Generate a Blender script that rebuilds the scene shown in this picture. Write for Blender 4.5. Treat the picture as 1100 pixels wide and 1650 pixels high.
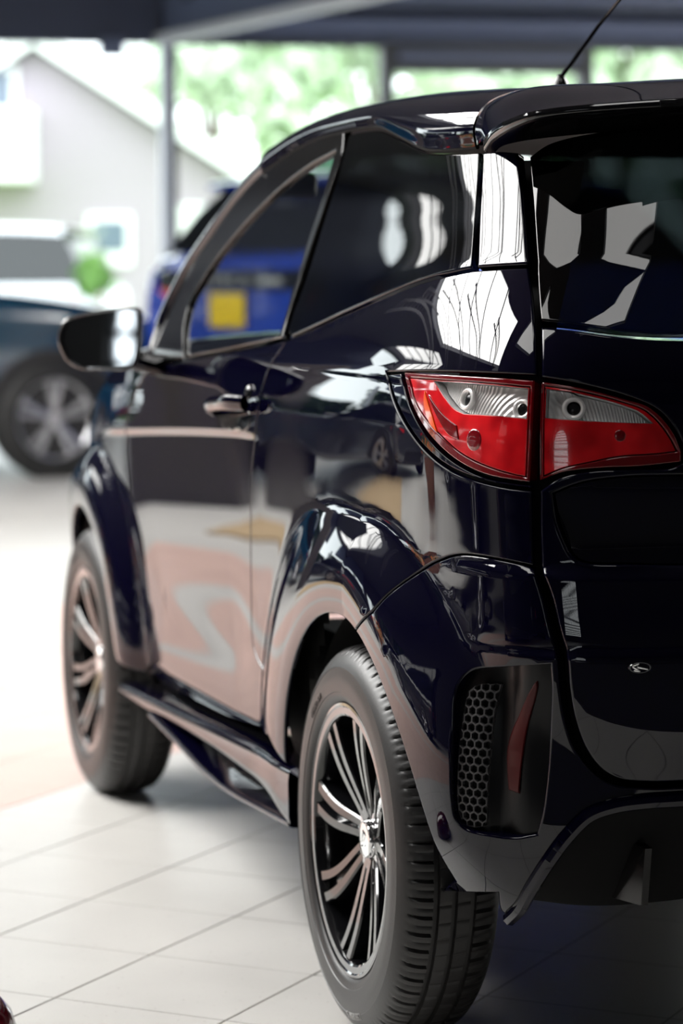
import bpy, bmesh, math, random
import numpy as np
from mathutils import Vector, Matrix
from mathutils.geometry import delaunay_2d_cdt

for _o in list(bpy.data.objects):
    bpy.data.objects.remove(_o)
scene = bpy.context.scene
COL = scene.collection
random.seed(4)

# ------------------------------------------------------------------ camera
F_PX, PITCH, YAW = 4383.2, .085654, .2878118
CAM = np.array([-1.8369, -3.79813, 1.11517])
C_F = np.array([math.sin(YAW)*math.cos(PITCH), math.cos(YAW)*math.cos(PITCH), -math.sin(PITCH)])
C_R = np.array([math.cos(YAW), -math.sin(YAW), 0.])
C_U = np.cross(C_R, C_F)
cd = bpy.data.cameras.new('camera')
cam = bpy.data.objects.new('camera', cd); COL.objects.link(cam)
cd.sensor_fit = 'VERTICAL'; cd.sensor_height = 36.0; cd.sensor_width = 24.0
cd.lens = 36.0*F_PX/1650.0
cd.clip_start = .05; cd.clip_end = 300
cam.matrix_world = Matrix(((C_R[0], C_U[0], -C_F[0], CAM[0]), (C_R[1], C_U[1], -C_F[1], CAM[1]),
                           (C_R[2], C_U[2], -C_F[2], CAM[2]), (0, 0, 0, 1)))
cd.dof.use_dof = True; cd.dof.focus_distance = 3.7; cd.dof.aperture_fstop = 3.4
cd.dof.aperture_blades = 9
scene.camera = cam

# ------------------------------------------------------------------ world, exposure
scene.view_settings.view_transform = 'Standard'
scene.view_settings.look = 'None'
scene.view_settings.gamma = 1.0
scene.view_settings.use_curve_mapping = False
scene.view_settings.exposure = 0.14
SKY_STRENGTH = 4.2
world = bpy.data.worlds.new('overcast_sky'); scene.world = world
world.use_nodes = True
bg = world.node_tree.nodes['Background']
bg.inputs['Color'].default_value = (.93, .98, 1.0, 1)
bg.inputs['Strength'].default_value = SKY_STRENGTH
SKYLIGHT = 17.5          # daylight through the translucent roof lights

# room frame: x' to the right, y' away from the camera
RYAW = math.radians(8.0)
def room(x, y, z=0.):
    c, s = math.cos(RYAW), math.sin(RYAW)
    return (CAM[0]+x*c+y*s, CAM[1]-x*s+y*c, z)
def viewpt(u, v, dist):
    """point on the sight line of a photo pixel at a forward distance"""
    D = ((u-550)/F_PX)*C_R-((v-825)/F_PX)*C_U+C_F
    return CAM+D*dist
def project(P):
    d = np.atleast_2d(P)-CAM; z = d@C_F
    return np.stack([550+F_PX*(d@C_R)/z, 825-F_PX*(d@C_U)/z], -1)
def at_x(u, v, x):
    D = ((u-550)/F_PX)*C_R-((v-825)/F_PX)*C_U+C_F
    return CAM+D*(x-CAM[0])/D[0]
def at_y(u, v, y):
    D = ((u-550)/F_PX)*C_R-((v-825)/F_PX)*C_U+C_F
    return CAM+D*(y-CAM[1])/D[1]
def at_z(u, v, z):
    D = ((u-550)/F_PX)*C_R-((v-825)/F_PX)*C_U+C_F
    return CAM+D*(z-CAM[2])/D[2]

# ------------------------------------------------------------------ materials
def mat(name, col, rough=.5, metal=0., coat=0., spec=.5, ior=1.5, coat_rough=.0, trans=0., emit=None, alpha=None):
    m = bpy.data.materials.new(name); m.use_nodes = True
    b = m.node_tree.nodes['Principled BSDF']
    b.inputs['Base Color'].default_value = (*col, 1)
    b.inputs['Roughness'].default_value = rough
    b.inputs['Metallic'].default_value = metal
    b.inputs['Coat Weight'].default_value = coat
    b.inputs['Coat Roughness'].default_value = coat_rough
    b.inputs['Specular IOR Level'].default_value = spec
    b.inputs['IOR'].default_value = ior
    b.inputs['Transmission Weight'].default_value = trans
    if emit:
        b.inputs['Emission Color'].default_value = (*emit[0], 1)
        b.inputs['Emission Strength'].default_value = emit[1]
    return m
def nodes(m):
    return m.node_tree.nodes, m.node_tree.links, m.node_tree.nodes['Principled BSDF']
def add_noise_color(m, c1, c2, scale, lo=.35, hi=.65, detail=4):
    N, L, b = nodes(m)
    tc = N.new('ShaderNodeTexCoord'); n = N.new('ShaderNodeTexNoise'); r = N.new('ShaderNodeValToRGB')
    n.inputs['Scale'].default_value = scale; n.inputs['Detail'].default_value = detail
    r.color_ramp.elements[0].position = lo; r.color_ramp.elements[1].position = hi
    r.color_ramp.elements[0].color = (*c1, 1); r.color_ramp.elements[1].color = (*c2, 1)
    L.new(tc.outputs['Object'], n.inputs['Vector']); L.new(n.outputs['Fac'], r.inputs['Fac'])
    L.new(r.outputs['Color'], b.inputs['Base Color'])
    return n
def add_bump(m, scale, strength, dist=.002, kind='noise'):
    N, L, b = nodes(m)
    tc = N.new('ShaderNodeTexCoord'); bp = N.new('ShaderNodeBump')
    bp.inputs['Strength'].default_value = strength; bp.inputs['Distance'].default_value = dist
    n = N.new('ShaderNodeTexNoise'); n.inputs['Scale'].default_value = scale; n.inputs['Detail'].default_value = 3
    L.new(tc.outputs['Object'], n.inputs['Vector']); L.new(n.outputs['Fac'], bp.inputs['Height'])
    L.new(bp.outputs['Normal'], b.inputs['Normal'])
def glass_mat(name, tint, refl_ior=1.5, rough=0.):
    """thin pane: tinted transparency with a Fresnel reflection"""
    m = bpy.data.materials.new(name); m.use_nodes = True
    N, L = m.node_tree.nodes, m.node_tree.links
    N.remove(N['Principled BSDF'])
    out = N['Material Output']
    t = N.new('ShaderNodeBsdfTransparent'); t.inputs['Color'].default_value = (*tint, 1)
    g = N.new('ShaderNodeBsdfGlossy'); g.inputs['Roughness'].default_value = rough
    # same Fresnel curve from both sides of the thin pane: F0 + (1-F0)(1-cos)^5
    f0 = ((refl_ior-1)/(refl_ior+1))**2
    lw = N.new('ShaderNodeLayerWeight'); lw.inputs['Blend'].default_value = .5
    pw = N.new('ShaderNodeMath'); pw.operation = 'POWER'; pw.inputs[1].default_value = 5.
    ma = N.new('ShaderNodeMath'); ma.operation = 'MULTIPLY_ADD'; ma.inputs[1].default_value = 1-f0; ma.inputs[2].default_value = f0
    L.new(lw.outputs['Facing'], pw.inputs[0]); L.new(pw.outputs[0], ma.inputs[0])
    mx = N.new('ShaderNodeMixShader')
    L.new(ma.outputs[0], mx.inputs['Fac']); L.new(t.outputs[0], mx.inputs[1]); L.new(g.outputs[0], mx.inputs[2])
    L.new(mx.outputs[0], out.inputs['Surface'])
    return m

M = {}
M['paint'] = mat('midnight_blue_paint', (.0022, .0022, .0085), .4, 0., 1.0, .0)
def flake(m):
    N, L, b = nodes(m)
    tc = N.new('ShaderNodeTexCoord'); v = N.new('ShaderNodeTexVoronoi'); v.inputs['Scale'].default_value = 900
    r = N.new('ShaderNodeValToRGB')
    r.color_ramp.elements[0].color = (.0008, .0007, .0038, 1); r.color_ramp.elements[1].color = (.0026, .0022, .0130, 1)
    L.new(tc.outputs['Object'], v.inputs['Vector']); L.new(v.outputs['Color'], r.inputs['Fac'])
    L.new(r.outputs['Color'], b.inputs['Base Color'])
flake(M['paint'])
M['gloss_black'] = mat('gloss_black_plastic', (.004, .004, .005), .06, 0, .3)
M['pocket_black'] = mat('pocket_black_plastic', (.003, .003, .004), .28, 0, 0, .22)
M['satin_black'] = mat('satin_black_trim', (.007, .0065, .0065), .10, spec=.35)
M['matte_black'] = mat('matte_black_liner', (.006, .006, .006), .85, spec=.2)
M['rubber'] = mat('tyre_rubber', (.018, .017, .017), .42, spec=.45); add_bump(M['rubber'], 260, .25, .0006)
M['alloy'] = mat('gloss_black_alloy', (.006, .006, .007), .10, 0, .7)
M['alloy_dark'] = mat('dark_barrel_alloy', (.012, .012, .014), .22, .3)
M['chrome'] = mat('chrome', (.86, .87, .88), .06, 1.)
M['silver'] = mat('silver_metal', (.72, .72, .73), .28, 1.)
M['iron'] = mat('brake_iron', (.03, .03, .032), .5, .7)
M['red_lens'] = mat('red_lens', (.62, .006, .012), .12, 0, 1.0)
add_noise_color(M['red_lens'], (.42, .002, .006), (.78, .010, .016), 26., .35, .65, 1)
M['red_dark'] = mat('dark_red_lens', (.16, .002, .006), .10, 0, 1.0)
M['red_rim'] = mat('red_lens_border', (.15, .002, .005), .10, 0, 1.0)
M['orange_lens'] = mat('orange_lens', (.85, .10, .008), .15, 0, .8)
M['lamp_silver'] = mat('lamp_reflector', (.92, .91, .90), .24, .55)
M['lamp_chrome'] = mat('lamp_bulb_chrome', (.93, .92, .91), .25, .2)
M['clear_lens'] = glass_mat('clear_lens', (.96, .95, .95), 1.45)
M['privacy_glass'] = glass_mat('privacy_glass', (.008, .009, .011), 1.52)
M['rear_glass'] = glass_mat('tinted_rear_glass', (.005, .007, .007), 1.52)
M['door_glass'] = glass_mat('clear_door_glass', (.86, .90, .90), 1.6)
M['mirror_glass'] = mat('mirror_glass', (.62, .66, .70), .01, 1.)
M['cabin'] = mat('cabin_plastic', (.018, .016, .015), .6)
M['cabin_grey'] = mat('grey_cabin_plastic', (.11, .11, .11), .55)
M['seat'] = mat('seat_fabric', (.022, .022, .024), .9)
M['red_reflector'] = mat('rear_reflector_red', (.050, .0006, .0015), .3, 0, .05, .2)
def ribs(m, sx, strength):
    N, L, b = nodes(m)
    tc = N.new('ShaderNodeTexCoord'); w = N.new('ShaderNodeTexWave'); w.inputs['Scale'].default_value = sx
    w.wave_type = 'BANDS'; w.bands_direction = 'DIAGONAL'
    bp = N.new('ShaderNodeBump'); bp.inputs['Strength'].default_value = strength; bp.inputs['Distance'].default_value = .001
    mp = N.new('ShaderNodeMapping'); mp.inputs['Scale'].default_value = (1, 1, 0)
    L.new(tc.outputs['Object'], mp.inputs['Vector']); L.new(mp.outputs['Vector'], w.inputs['Vector'])
    L.new(w.outputs['Fac'], bp.inputs['Height']); L.new(bp.outputs['Normal'], b.inputs['Normal'])
ribs(M['lamp_silver'], 190, 1.0)

# ------------------------------------------------------------------ object helpers
def tag(o, label=None, cat=None, group=None, kind=None):
    if label: o['label'] = label
    if cat: o['category'] = cat
    if group: o['group'] = group
    if kind: o['kind'] = kind
    return o
def empty(name, loc=(0, 0, 0), rz=0.):
    o = bpy.data.objects.new(name, None); COL.objects.link(o)
    o.location = loc; o.rotation_euler = (0, 0, rz); o.empty_display_size = .1
    return o
def mesh_obj(name, V, Fc, m, parent=None, smooth=True, normals=None, sharp=None):
    me = bpy.data.meshes.new(name)
    me.from_pydata([tuple(map(float, v)) for v in V], [], [tuple(map(int, f)) for f in Fc])
    me.update()
    if m is not None:
        for mm in (m if isinstance(m, (list, tuple)) else [m]): me.materials.append(mm)
    if smooth: me.polygons.foreach_set('use_smooth', [True]*len(me.polygons))
    if normals is not None: me.normals_split_custom_set_from_vertices([tuple(map(float, n)) for n in normals])
    elif sharp is not None and smooth: me.set_sharp_from_angle(angle=math.radians(sharp))
    o = bpy.data.objects.new(name, me); COL.objects.link(o)
    if parent is not None: o.parent = parent
    return o
def mirror_obj(o, parent=None, name=None):
    """mirror copy of a mesh object across x = 0 (mesh coordinates)"""
    me = o.data.copy()
    has = me.has_custom_normals
    if has:
        vn = np.zeros((len(me.vertices), 3))
        me2 = o.data
        for l in me2.loops: vn[l.vertex_index] = me2.corner_normals[l.index].vector
    for v in me.vertices: v.co.x = -v.co.x
    me.flip_normals()
    if has:
        vn[:, 0] *= -1
        me.normals_split_custom_set_from_vertices([tuple(n) for n in vn])
    c = bpy.data.objects.new(name or o.name.split('.')[0], me); COL.objects.link(c)
    c.parent = parent if parent is not None else o.parent
    c.location = (-o.location.x, o.location.y, o.location.z)
    for k in o.keys(): c[k] = o[k]
    return c
class MB:
    """collects simple shapes into one mesh"""
    def __init__(s): s.V = []; s.F = []
    def add(s, V, Fc):
        n = len(s.V); s.V += [tuple(v) for v in V]; s.F += [tuple(i+n for i in f) for f in Fc]; return s
    def box(s, c, size, rz=0., bev=0.):
        hx, hy, hz = size[0]/2, size[1]/2, size[2]/2
        V = []
        ca, sa = math.cos(rz), math.sin(rz)
        b = min(bev, hx*.49, hy*.49, hz*.49)
        if b <= 0:
            for z in (-hz, hz):
                for x, y in ((-hx, -hy), (hx, -hy), (hx, hy), (-hx, hy)): V.append((x, y, z))
            Fc = [(3, 2, 1, 0), (4, 5, 6, 7), (0, 1, 5, 4), (1, 2, 6, 5), (2, 3, 7, 6), (3, 0, 4, 7)]
        else:
            ring = lambda ix, iy, z: [(x, y, z) for x, y in ((-ix+b, -iy), (ix-b, -iy), (ix, -iy+b), (ix, iy-b), (ix-b, iy), (-ix+b, iy), (-ix, iy-b), (-ix, -iy+b))]
            V = ring(hx-b*.6, hy-b*.6, -hz)+ring(hx, hy, -hz+b)+ring(hx, hy, hz-b)+ring(hx-b*.6, hy-b*.6, hz)
            Fc = [tuple(range(7, -1, -1)), tuple(range(24, 32))]
            for k in range(3):
                for i in range(8): Fc.append((k*8+i, k*8+(i+1) % 8, k*8+8+(i+1) % 8, k*8+8+i))
        V = [(c[0]+x*ca-y*sa, c[1]+x*sa+y*ca, c[2]+z) for x, y, z in V]
        return s.add(V, Fc)
    def tube(s, pts, r, n=10, cap=True):
        pts = [Vector(p) for p in pts]; rr = r if isinstance(r, (list, tuple)) else [r]*len(pts)
        V = []; Fc = []
        up = Vector((0, 0, 1))
        t0 = (pts[1]-pts[0]).normalized()
        if abs(t0.dot(up)) > .95: up = Vector((1, 0, 0))
        a = t0.cross(up).normalized()
        for i, p in enumerate(pts):
            t = (pts[min(i+1, len(pts)-1)]-pts[max(i-1, 0)]).normalized()
            a = (a-t*a.dot(t)).normalized(); b = t.cross(a)
            for k in range(n):
                an = 2*math.pi*k/n
                V.append(p+a*(math.cos(an)*rr[i])+b*(math.sin(an)*rr[i]))
        for i in range(len(pts)-1):
            for k in range(n): Fc.append((i*n+k, i*n+(k+1) % n, (i+1)*n+(k+1) % n, (i+1)*n+k))
        if cap: Fc += [tuple(range(n-1, -1, -1)), tuple(range((len(pts)-1)*n, len(pts)*n))]
        return s.add(V, Fc)
    def grid(s, G, flip=False):
        G = np.asarray(G); a, b = G.shape[:2]
        V = G.reshape(-1, 3)
        Fc = []
        for i in range(a-1):
            for j in range(b-1):
                q = (i*b+j, i*b+j+1, (i+1)*b+j+1, (i+1)*b+j)
                Fc.append(q[::-1] if flip else q)
        return s.add(V, Fc)
    def prism(s, poly, z0, z1):
        n = len(poly)
        V = [(x, y, z0) for x, y in poly]+[(x, y, z1) for x, y in poly]
        Fc = [tuple(range(n-1, -1, -1)), tuple(range(n, 2*n))]+[(i, (i+1) % n, n+(i+1) % n, n+i) for i in range(n)]
        return s.add(V, Fc)
    def xf(s, fn): s.V = [tuple(fn(v)) for v in s.V]; return s
    def obj(s, name, m, parent=None, smooth=True, sharp=35): return mesh_obj(name, s.V, s.F, m, parent, smooth, None, sharp)

def catmull(P, n=8, closed=False):
    P = np.asarray(P, float); k = len(P)
    if k < 3 and not closed:
        t = np.linspace(0, 1, n+1)[:, None]; return P[0]*(1-t)+P[-1]*t
    out = []
    for i in range(k if closed else k-1):
        p1, p2 = P[i], P[(i+1) % k]
        p0 = P[i-1] if (closed or i > 0) else 2*p1-p2
        p3 = P[(i+2) % k] if (closed or i < k-2) else 2*p2-p1
        # centripetal-ish
        t = np.linspace(0, 1, n, endpoint=False)[:, None]
        d1 = max(np.linalg.norm(p1-p0), 1e-6)**.5; d2 = max(np.linalg.norm(p2-p1), 1e-6)**.5; d3 = max(np.linalg.norm(p3-p2), 1e-6)**.5
        m1 = d2*((p1-p0)/d1-(p2-p0)/(d1+d2)+(p2-p1)/d2)
        m2 = d2*((p2-p1)/d2-(p3-p1)/(d2+d3)+(p3-p2)/d3)
        out.append((2*t**3-3*t**2+1)*p1+(t**3-2*t**2+t)*m1+(-2*t**3+3*t**2)*p2+(t**3-t**2)*m2)
    if not closed: out.append(P[-1:])
    return np.concatenate(out)
def pchip(xs, ys):
    xs = np.array(xs, float); ys = np.array(ys, float)
    h = np.diff(xs); dl = np.diff(ys)/h; n = len(xs); d = np.zeros(n)
    for i in range(1, n-1):
        if dl[i-1]*dl[i] > 0:
            w1 = 2*h[i]+h[i-1]; w2 = h[i]+2*h[i-1]
            d[i] = (w1+w2)/(w1/dl[i-1]+w2/dl[i])
    d[0] = dl[0]; d[-1] = dl[-1]
    def f(x):
        x = np.clip(np.asarray(x, float), xs[0], xs[-1])
        i = np.clip(np.searchsorted(xs, x)-1, 0, n-2)
        t = (x-xs[i])/h[i]
        return ((2*t**3-3*t**2+1)*ys[i]+(t**3-2*t**2+t)*h[i]*d[i]+(-2*t**3+3*t**2)*ys[i+1]+(t**3-t**2)*h[i]*d[i+1])
    return f
def sm(a, b, x):
    t = np.clip((np.asarray(x, float)-a)/(b-a), 0, 1); return t*t*(3-2*t)
# ================================================================== the showroom
M['tile'] = mat('beige_floor_tile', (.60, .585, .56), .33, spec=.5)
M['tile_pink'] = mat('pink_floor_tile', (.62, .46, .41), .33, spec=.5)
M['grout'] = mat('grout', (.30, .285, .265), .9)
def speckle(m, base, dark):
    N, L, b = nodes(m)
    tc = N.new('ShaderNodeTexCoord'); oi = N.new('ShaderNodeObjectInfo')
    ad = N.new('ShaderNodeVectorMath'); ad.operation = 'ADD'
    gm = N.new('ShaderNodeNewGeometry')
    n1 = N.new('ShaderNodeTexNoise'); n1.inputs['Scale'].default_value = 3.0; n1.inputs['Detail'].default_value = 5
    n2 = N.new('ShaderNodeTexNoise'); n2.inputs['Scale'].default_value = 110; n2.inputs['Detail'].default_value = 2
    r1 = N.new('ShaderNodeValToRGB'); r1.color_ramp.elements[0].position = .35; r1.color_ramp.elements[1].position = .7
    r1.color_ramp.elements[0].color = (*[c*.93 for c in base], 1); r1.color_ramp.elements[1].color = (*[min(1, c*1.04) for c in base], 1)
    r2 = N.new('ShaderNodeValToRGB'); r2.color_ramp.elements[0].position = .67; r2.color_ramp.elements[1].position = .74
    r2.color_ramp.elements[0].color = (0, 0, 0, 1); r2.color_ramp.elements[1].color = (.55, .55, .55, 1)
    mx = N.new('ShaderNodeMix'); mx.data_type = 'RGBA'
    L.new(gm.outputs['Position'], n1.inputs['Vector']); L.new(gm.outputs['Position'], n2.inputs['Vector'])
    L.new(n1.outputs['Fac'], r1.inputs['Fac']); L.new(n2.outputs['Fac'], r2.inputs['Fac'])
    L.new(r2.outputs['Color'], mx.inputs['Factor']); L.new(r1.outputs['Color'], mx.inputs['A'])
    mx.inputs['B'].default_value = (*dark, 1)
    L.new(mx.outputs['Result'], b.inputs['Base Color'])
speckle(M['tile'], (.55, .535, .51), (.30, .28, .26))
speckle(M['tile_pink'], (.60, .42, .365), (.42, .28, .24))
M['wall_dark'] = mat('dark_blue_grey_wall', (.055, .068, .112), .6)
M['wall_grey'] = mat('grey_plaster', (.21, .205, .20), .8)
M['ceiling'] = mat('dark_ceiling', (.062, .064, .072), .8)
M['wall_room'] = mat('dark_grey_wall', (.062, .060, .060), .7)
M['beam'] = mat('blue_grey_beam', (.15, .185, .29), .6)
M['beam_dark'] = mat('dark_steel_frame', (.02, .026, .036), .45)
M['trim'] = mat('pale_trim', (.86, .90, .95), .4)
M['mullion'] = mat('grey_mullion', (.70, .75, .85), .45)
M['pane'] = glass_mat('window_pane', (.97, .99, .99), 1.25)
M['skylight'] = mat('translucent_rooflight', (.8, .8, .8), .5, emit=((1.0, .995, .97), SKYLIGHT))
M['skylight_dim'] = mat('dimmed_rooflight', (.8, .8, .8), .5, emit=((1.0, .995, .97), SKYLIGHT*.30))  # weaker glow, turned down so the floor behind the car stays dark
M['truss'] = mat('roof_steel', (.03, .03, .035), .5)

GA = .836; NA = np.array([-math.sin(GA), math.cos(GA)]); NB = np.array([math.cos(GA), math.sin(GA)])
TS = .30; OA = 1.313; OB = .102
mb = MB().box((CAM[0], CAM[1]+7, -.055), (34, 34, .10))
floor = mb.obj('floor', M['grout'], smooth=False)
tag(floor, 'pale speckled floor tiles with an inlaid pink band', 'floor', kind='structure')
def tile_mesh(m, nm):
    b = MB().box((0, 0, -.004), (TS-.0032, TS-.0032, .008), GA, .0012)
    me = bpy.data.meshes.new(nm); me.from_pydata(b.V, [], b.F); me.materials.append(m); me.update(); return me
tm_b, tm_p = tile_mesh(M['tile'], 'tile'), tile_mesh(M['tile_pink'], 'tile_pink')
def is_pink(a, b):
    return 1.913 < a < 3.713 or (4.013 < a < 5.213 and b < 3.4)
cells = []
for i in range(-40, 62):
    for j in range(-45, 60):
        a = OA+(i+.5)*TS; b = OB+(j+.5)*TS
        xy = NA*a+NB*b
        if abs(xy[0]-CAM[0]) > 15 or not -16+CAM[1]+7 < xy[1] < 16+CAM[1]+7: continue
        d = np.array([xy[0], xy[1], 0])-CAM
        score = 1e9
        if d@C_F > .5:
            p = project(np.array([[xy[0], xy[1], 0]]))[0]
            under = -.5 < xy[0] < .6 and -.3 < xy[1] < 2.4
            if -90 < p[0] < 1190 and p[1] < 1760 and p[1] > 700 and not under: score = d@C_F
        cells.append((score, a, b, xy))
cells.sort(key=lambda c: c[0])
rest = {False: MB(), True: MB()}
for k, (sc, a, b, xy) in enumerate(cells):
    pk = is_pink(a, b)
    if k < 290 and sc < 1e8:
        o = bpy.data.objects.new('tile', tm_p if pk else tm_b); COL.objects.link(o)
        o.location = (xy[0], xy[1], 0); o.parent = floor
    else:
        h = TS/2-.0016
        rest[pk].add([(*(xy+NB*sx*h+NA*sy*h), 0.) for sx, sy in ((-1, -1), (1, -1), (1, 1), (-1, 1))], [(0, 1, 2, 3)])
for pk in (False, True):
    o = rest[pk].obj('tile_field', M['tile_pink'] if pk else M['tile'], floor, smooth=False)
    o['kind'] = 'stuff'

CEIL = 4.2
def rbox(name, x0, x1, y0, y1, z0, z1, m, parent=None, kind='structure', bev=0., lab=None, cat=None):
    c = room((x0+x1)/2, (y0+y1)/2, (z0+z1)/2)
    o = MB().box(c, (abs(x1-x0), abs(y1-y0), abs(z1-z0)), -RYAW, bev).obj(name, m, parent, smooth=False)
    if parent is None and kind: o['kind'] = kind
    if lab: tag(o, lab, cat)
    return o
# ceiling with openings for the roof lights
SKY = [(-5.4, -1.7, 4.7, 12.5), (5.4, 8.6, 5.0, 14.0), (-2.6, -.7, 2.7, 4.1), (.1, 1.45, 1.8, 2.45), (-7.6, -6.0, 13.2, 19.6)]  # right-wall one added to brighten the floor, far strip to lengthen a reflection
xs = sorted({-12, 10}|{v for s in SKY for v in s[:2]}); ys = sorted({-8, 20.4}|{v for s in SKY for v in s[2:]})
cb = MB()
for a, b in zip(xs, xs[1:]):
    for c, d in zip(ys, ys[1:]):
        mx_, my_ = (a+b)/2, (c+d)/2
        if any(s[0] < mx_ < s[1] and s[2] < my_ < s[3] for s in SKY): continue
        cb.box(room(mx_, my_, CEIL+.1), (b-a, d-c, .2), -RYAW)
tag(cb.obj('ceiling', M['ceiling'], smooth=False), 'dark blue-grey ceiling with roof lights', 'ceiling', kind='structure')
nsk = ['long bright roof light panel above the steel arches', 'wide roof light added along the right wall to brighten the floor', 'small roof light over the tail of the dark blue car', 'oblong roof light behind the dark blue car', 'roof light strip added to lengthen the reflected far window']
for k, s in enumerate(SKY):
    c = room((s[0]+s[1])/2, (s[2]+s[3])/2, CEIL+.22)
    sk = empty('roof_light', room((s[0]+s[1])/2, (s[2]+s[3])/2, CEIL+.2), -RYAW)
    tag(sk, nsk[k], 'skylight')
    n = max(1, int(round((s[3]-s[2])/1.3)))
    for i in range(n):
        y0 = s[2]+(s[3]-s[2])*i/n; y1 = s[2]+(s[3]-s[2])*(i+1)/n
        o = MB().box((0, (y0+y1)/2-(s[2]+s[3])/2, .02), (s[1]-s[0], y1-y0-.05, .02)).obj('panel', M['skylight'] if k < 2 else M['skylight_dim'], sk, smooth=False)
    for i in range(n+1):
        y0 = s[2]+(s[3]-s[2])*i/n-(s[2]+s[3])/2
        MB().box((0, y0, 0), (s[1]-s[0], .05, .05)).obj('glazing_bar', M['truss'], sk, smooth=False)
# arched steel trusses under the roof lights
for k, yy in enumerate((5.2, 7.0, 8.8, 10.6, 12.4)):
    t = MB(); top = []; bot = []
    for i in range(25):
        x = -5.9+4.6*i/24; h = math.sin(math.pi*i/24)
        top.append(room(x, yy, 3.25+.80*h)); bot.append(room(x, yy, 3.05+.78*h))
    t.tube(top, .022, 6); t.tube(bot, .022, 6)
    for i in range(0, 24, 1): t.tube([bot[i], top[i+1]], .010, 5)
    tag(t.obj('roof_truss', M['truss']), 'arched dark steel lattice truss under the roof lights', 'truss', 'arched roof trusses')

# far window front
FY = 20.0
TOPZ = 2.83
def rr(x, y, z): return np.array(room(x, y, z))
def xat(u, y=FY):
    """room x' of the photo column u on the plane y'=const"""
    D = ((u-550)/F_PX)*C_R+C_F*1.0; D[2] = 0
    c, s = math.cos(RYAW), math.sin(RYAW)
    dx = D[0]*c-D[1]*s; dy = D[0]*s+D[1]*c
    return dx/dy*y
def zat(v, u=550, y=FY):
    D = ((u-550)/F_PX)*C_R-((v-825)/F_PX)*C_U+C_F
    c, s = math.cos(RYAW), math.sin(RYAW)
    return CAM[2]+D[2]/(D[0]*s+D[1]*c)*y
# wall above the windows (header) with its stepped bands
xm1a, xm1b = xat(262), xat(288)
xm2a, xm2b = xat(611), xat(632)
xd1, xd2 = xat(925), xat(948)
XL, XR = -12., 10.
hz0 = zat(70, 100); hz1 = zat(78, 600)
SLX0, SLX1 = -7.6, -6.0          # full-height window strip in the far wall
rbox('wall_far', SLX1, XR, FY+.02, FY+.3, hz0+.02, CEIL, M['beam'])
rbox('wall_far_corner', XL, SLX0, FY+.02, FY+.3, hz0+.02, CEIL, M['beam'])
rbox('trim_1', SLX1, xm1a, FY-.10, FY+.02, hz0, CEIL, M['wall_dark'])
rbox('trim_2', xm1b, XR, FY-.05, FY+.02, hz1, hz1+.05, M['beam_dark'])
rbox('trim_3', xm1b, XR, FY-.16, FY+.02, hz1+.12, hz1+.20, M['beam'])
rbox('trim_4', xm1b, XR, FY-.60, FY+.02, hz1+.27, hz1+1.2, M['wall_dark'])
rbox('trim_5', xm1b, XR, FY-.70, FY-.60, hz1+.30, hz1+.36, M['beam'])
# sloping beam with a pale lower edge
def beam_prism(p0, p1, th, z0, z1):
    p0 = np.array(p0[:2]); p1 = np.array(p1[:2]); d = (p1-p0)/np.linalg.norm(p1-p0); n = np.array([-d[1], d[0]])*th
    return MB().prism([tuple(p0), tuple(p1), tuple(p1+n), tuple(p0+n)], z0, z1)
bp0 = np.array(room(xat(264), FY-.05)); 
D_ = viewpt(592, 2, 1.0)-CAM; tt = (hz0-CAM[2])/D_[2]; bp1 = CAM+D_*tt
bext = bp1+(bp1-bp0)*2.2
b1 = beam_prism(bp0, bext, .25, hz0+.05, CEIL).obj('ceiling_beam', M['beam'], smooth=False)
tag(b1, 'blue-grey ceiling beam with a pale lower edge running to the far windows', 'beam')
pe = beam_prism(bp0, bext, -.07, hz0-.01, hz0+.06).obj('edge_strip', M['trim'], b1, smooth=False); pe['label'] = 'pale lower edge strip'
# window frames
def mullion(n, xa, xb, z0, z1, lab=None):
    o = rbox('trim_%d' % n, xa, xb, FY-.08, FY+.10, z0, z1, M['mullion'], bev=.01)
    return o
mullion(6, xm1a, (xm1a*.45+xm1b*.55), 0, hz0+.03)
rbox('trim_7', (xm1a*.45+xm1b*.55), xm1b, FY-.03, FY+.12, 0, hz0+.03, M['beam_dark'])
rbox('trim_8', xm2a, xm2b, FY-.08, FY+.10, 0, hz1+.05, M['beam_dark'])
dz = zat(118, 780)
rbox('trim_9', xm2b, xd1+.08, FY-.05, FY+.10, dz, hz1+.03, M['beam_dark'])
rbox('trim_10', xm2b+.03, xd1, FY-.07, FY-.05, dz+.09, dz+.14, M['beam'])
rbox('trim_11', xd1, xd2, FY-.08, FY+.10, 0, hz1+.03, M['beam_dark'])
nn = 12
for x in list(np.arange(xm1a-1.75, XL, -1.75))+list(np.arange(xd2+1.6, XR, 1.75)):
    rbox('trim_%d' % nn, x, x+.11, FY-.08, FY+.10, 0, hz0+.03, M['mullion']); nn += 1
rbox('trim_%d' % nn, XL, XR, FY-.06, FY+.08, 0, .12, M['beam_dark']); nn += 1
wn = 1
for a, b in ((XL, xm1a), (xm1b, xm2a), (xm2b, xd1), (xd2, XR)):
    rbox('window_%d' % wn, a, b, FY, FY+.012, .12, hz0+.03, M['pane']); wn += 1
rbox('window_%d' % wn, SLX0, SLX1, FY, FY+.012, hz0+.03, CEIL, M['pane']); wn += 1
# small dark sensor box hanging at the header
sx = xat(183)
rbox('motion_sensor', sx-.09, sx+.09, FY-.25, FY-.10, zat(94, 183), hz0+.02, M['beam'], kind=None, bev=.01,
     lab='small grey box under the window header', cat='sensor')
# side and back walls
rbox('wall_right', XR, XR+.2, -8, FY+.3, 0, CEIL, M['wall_grey'])
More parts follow.
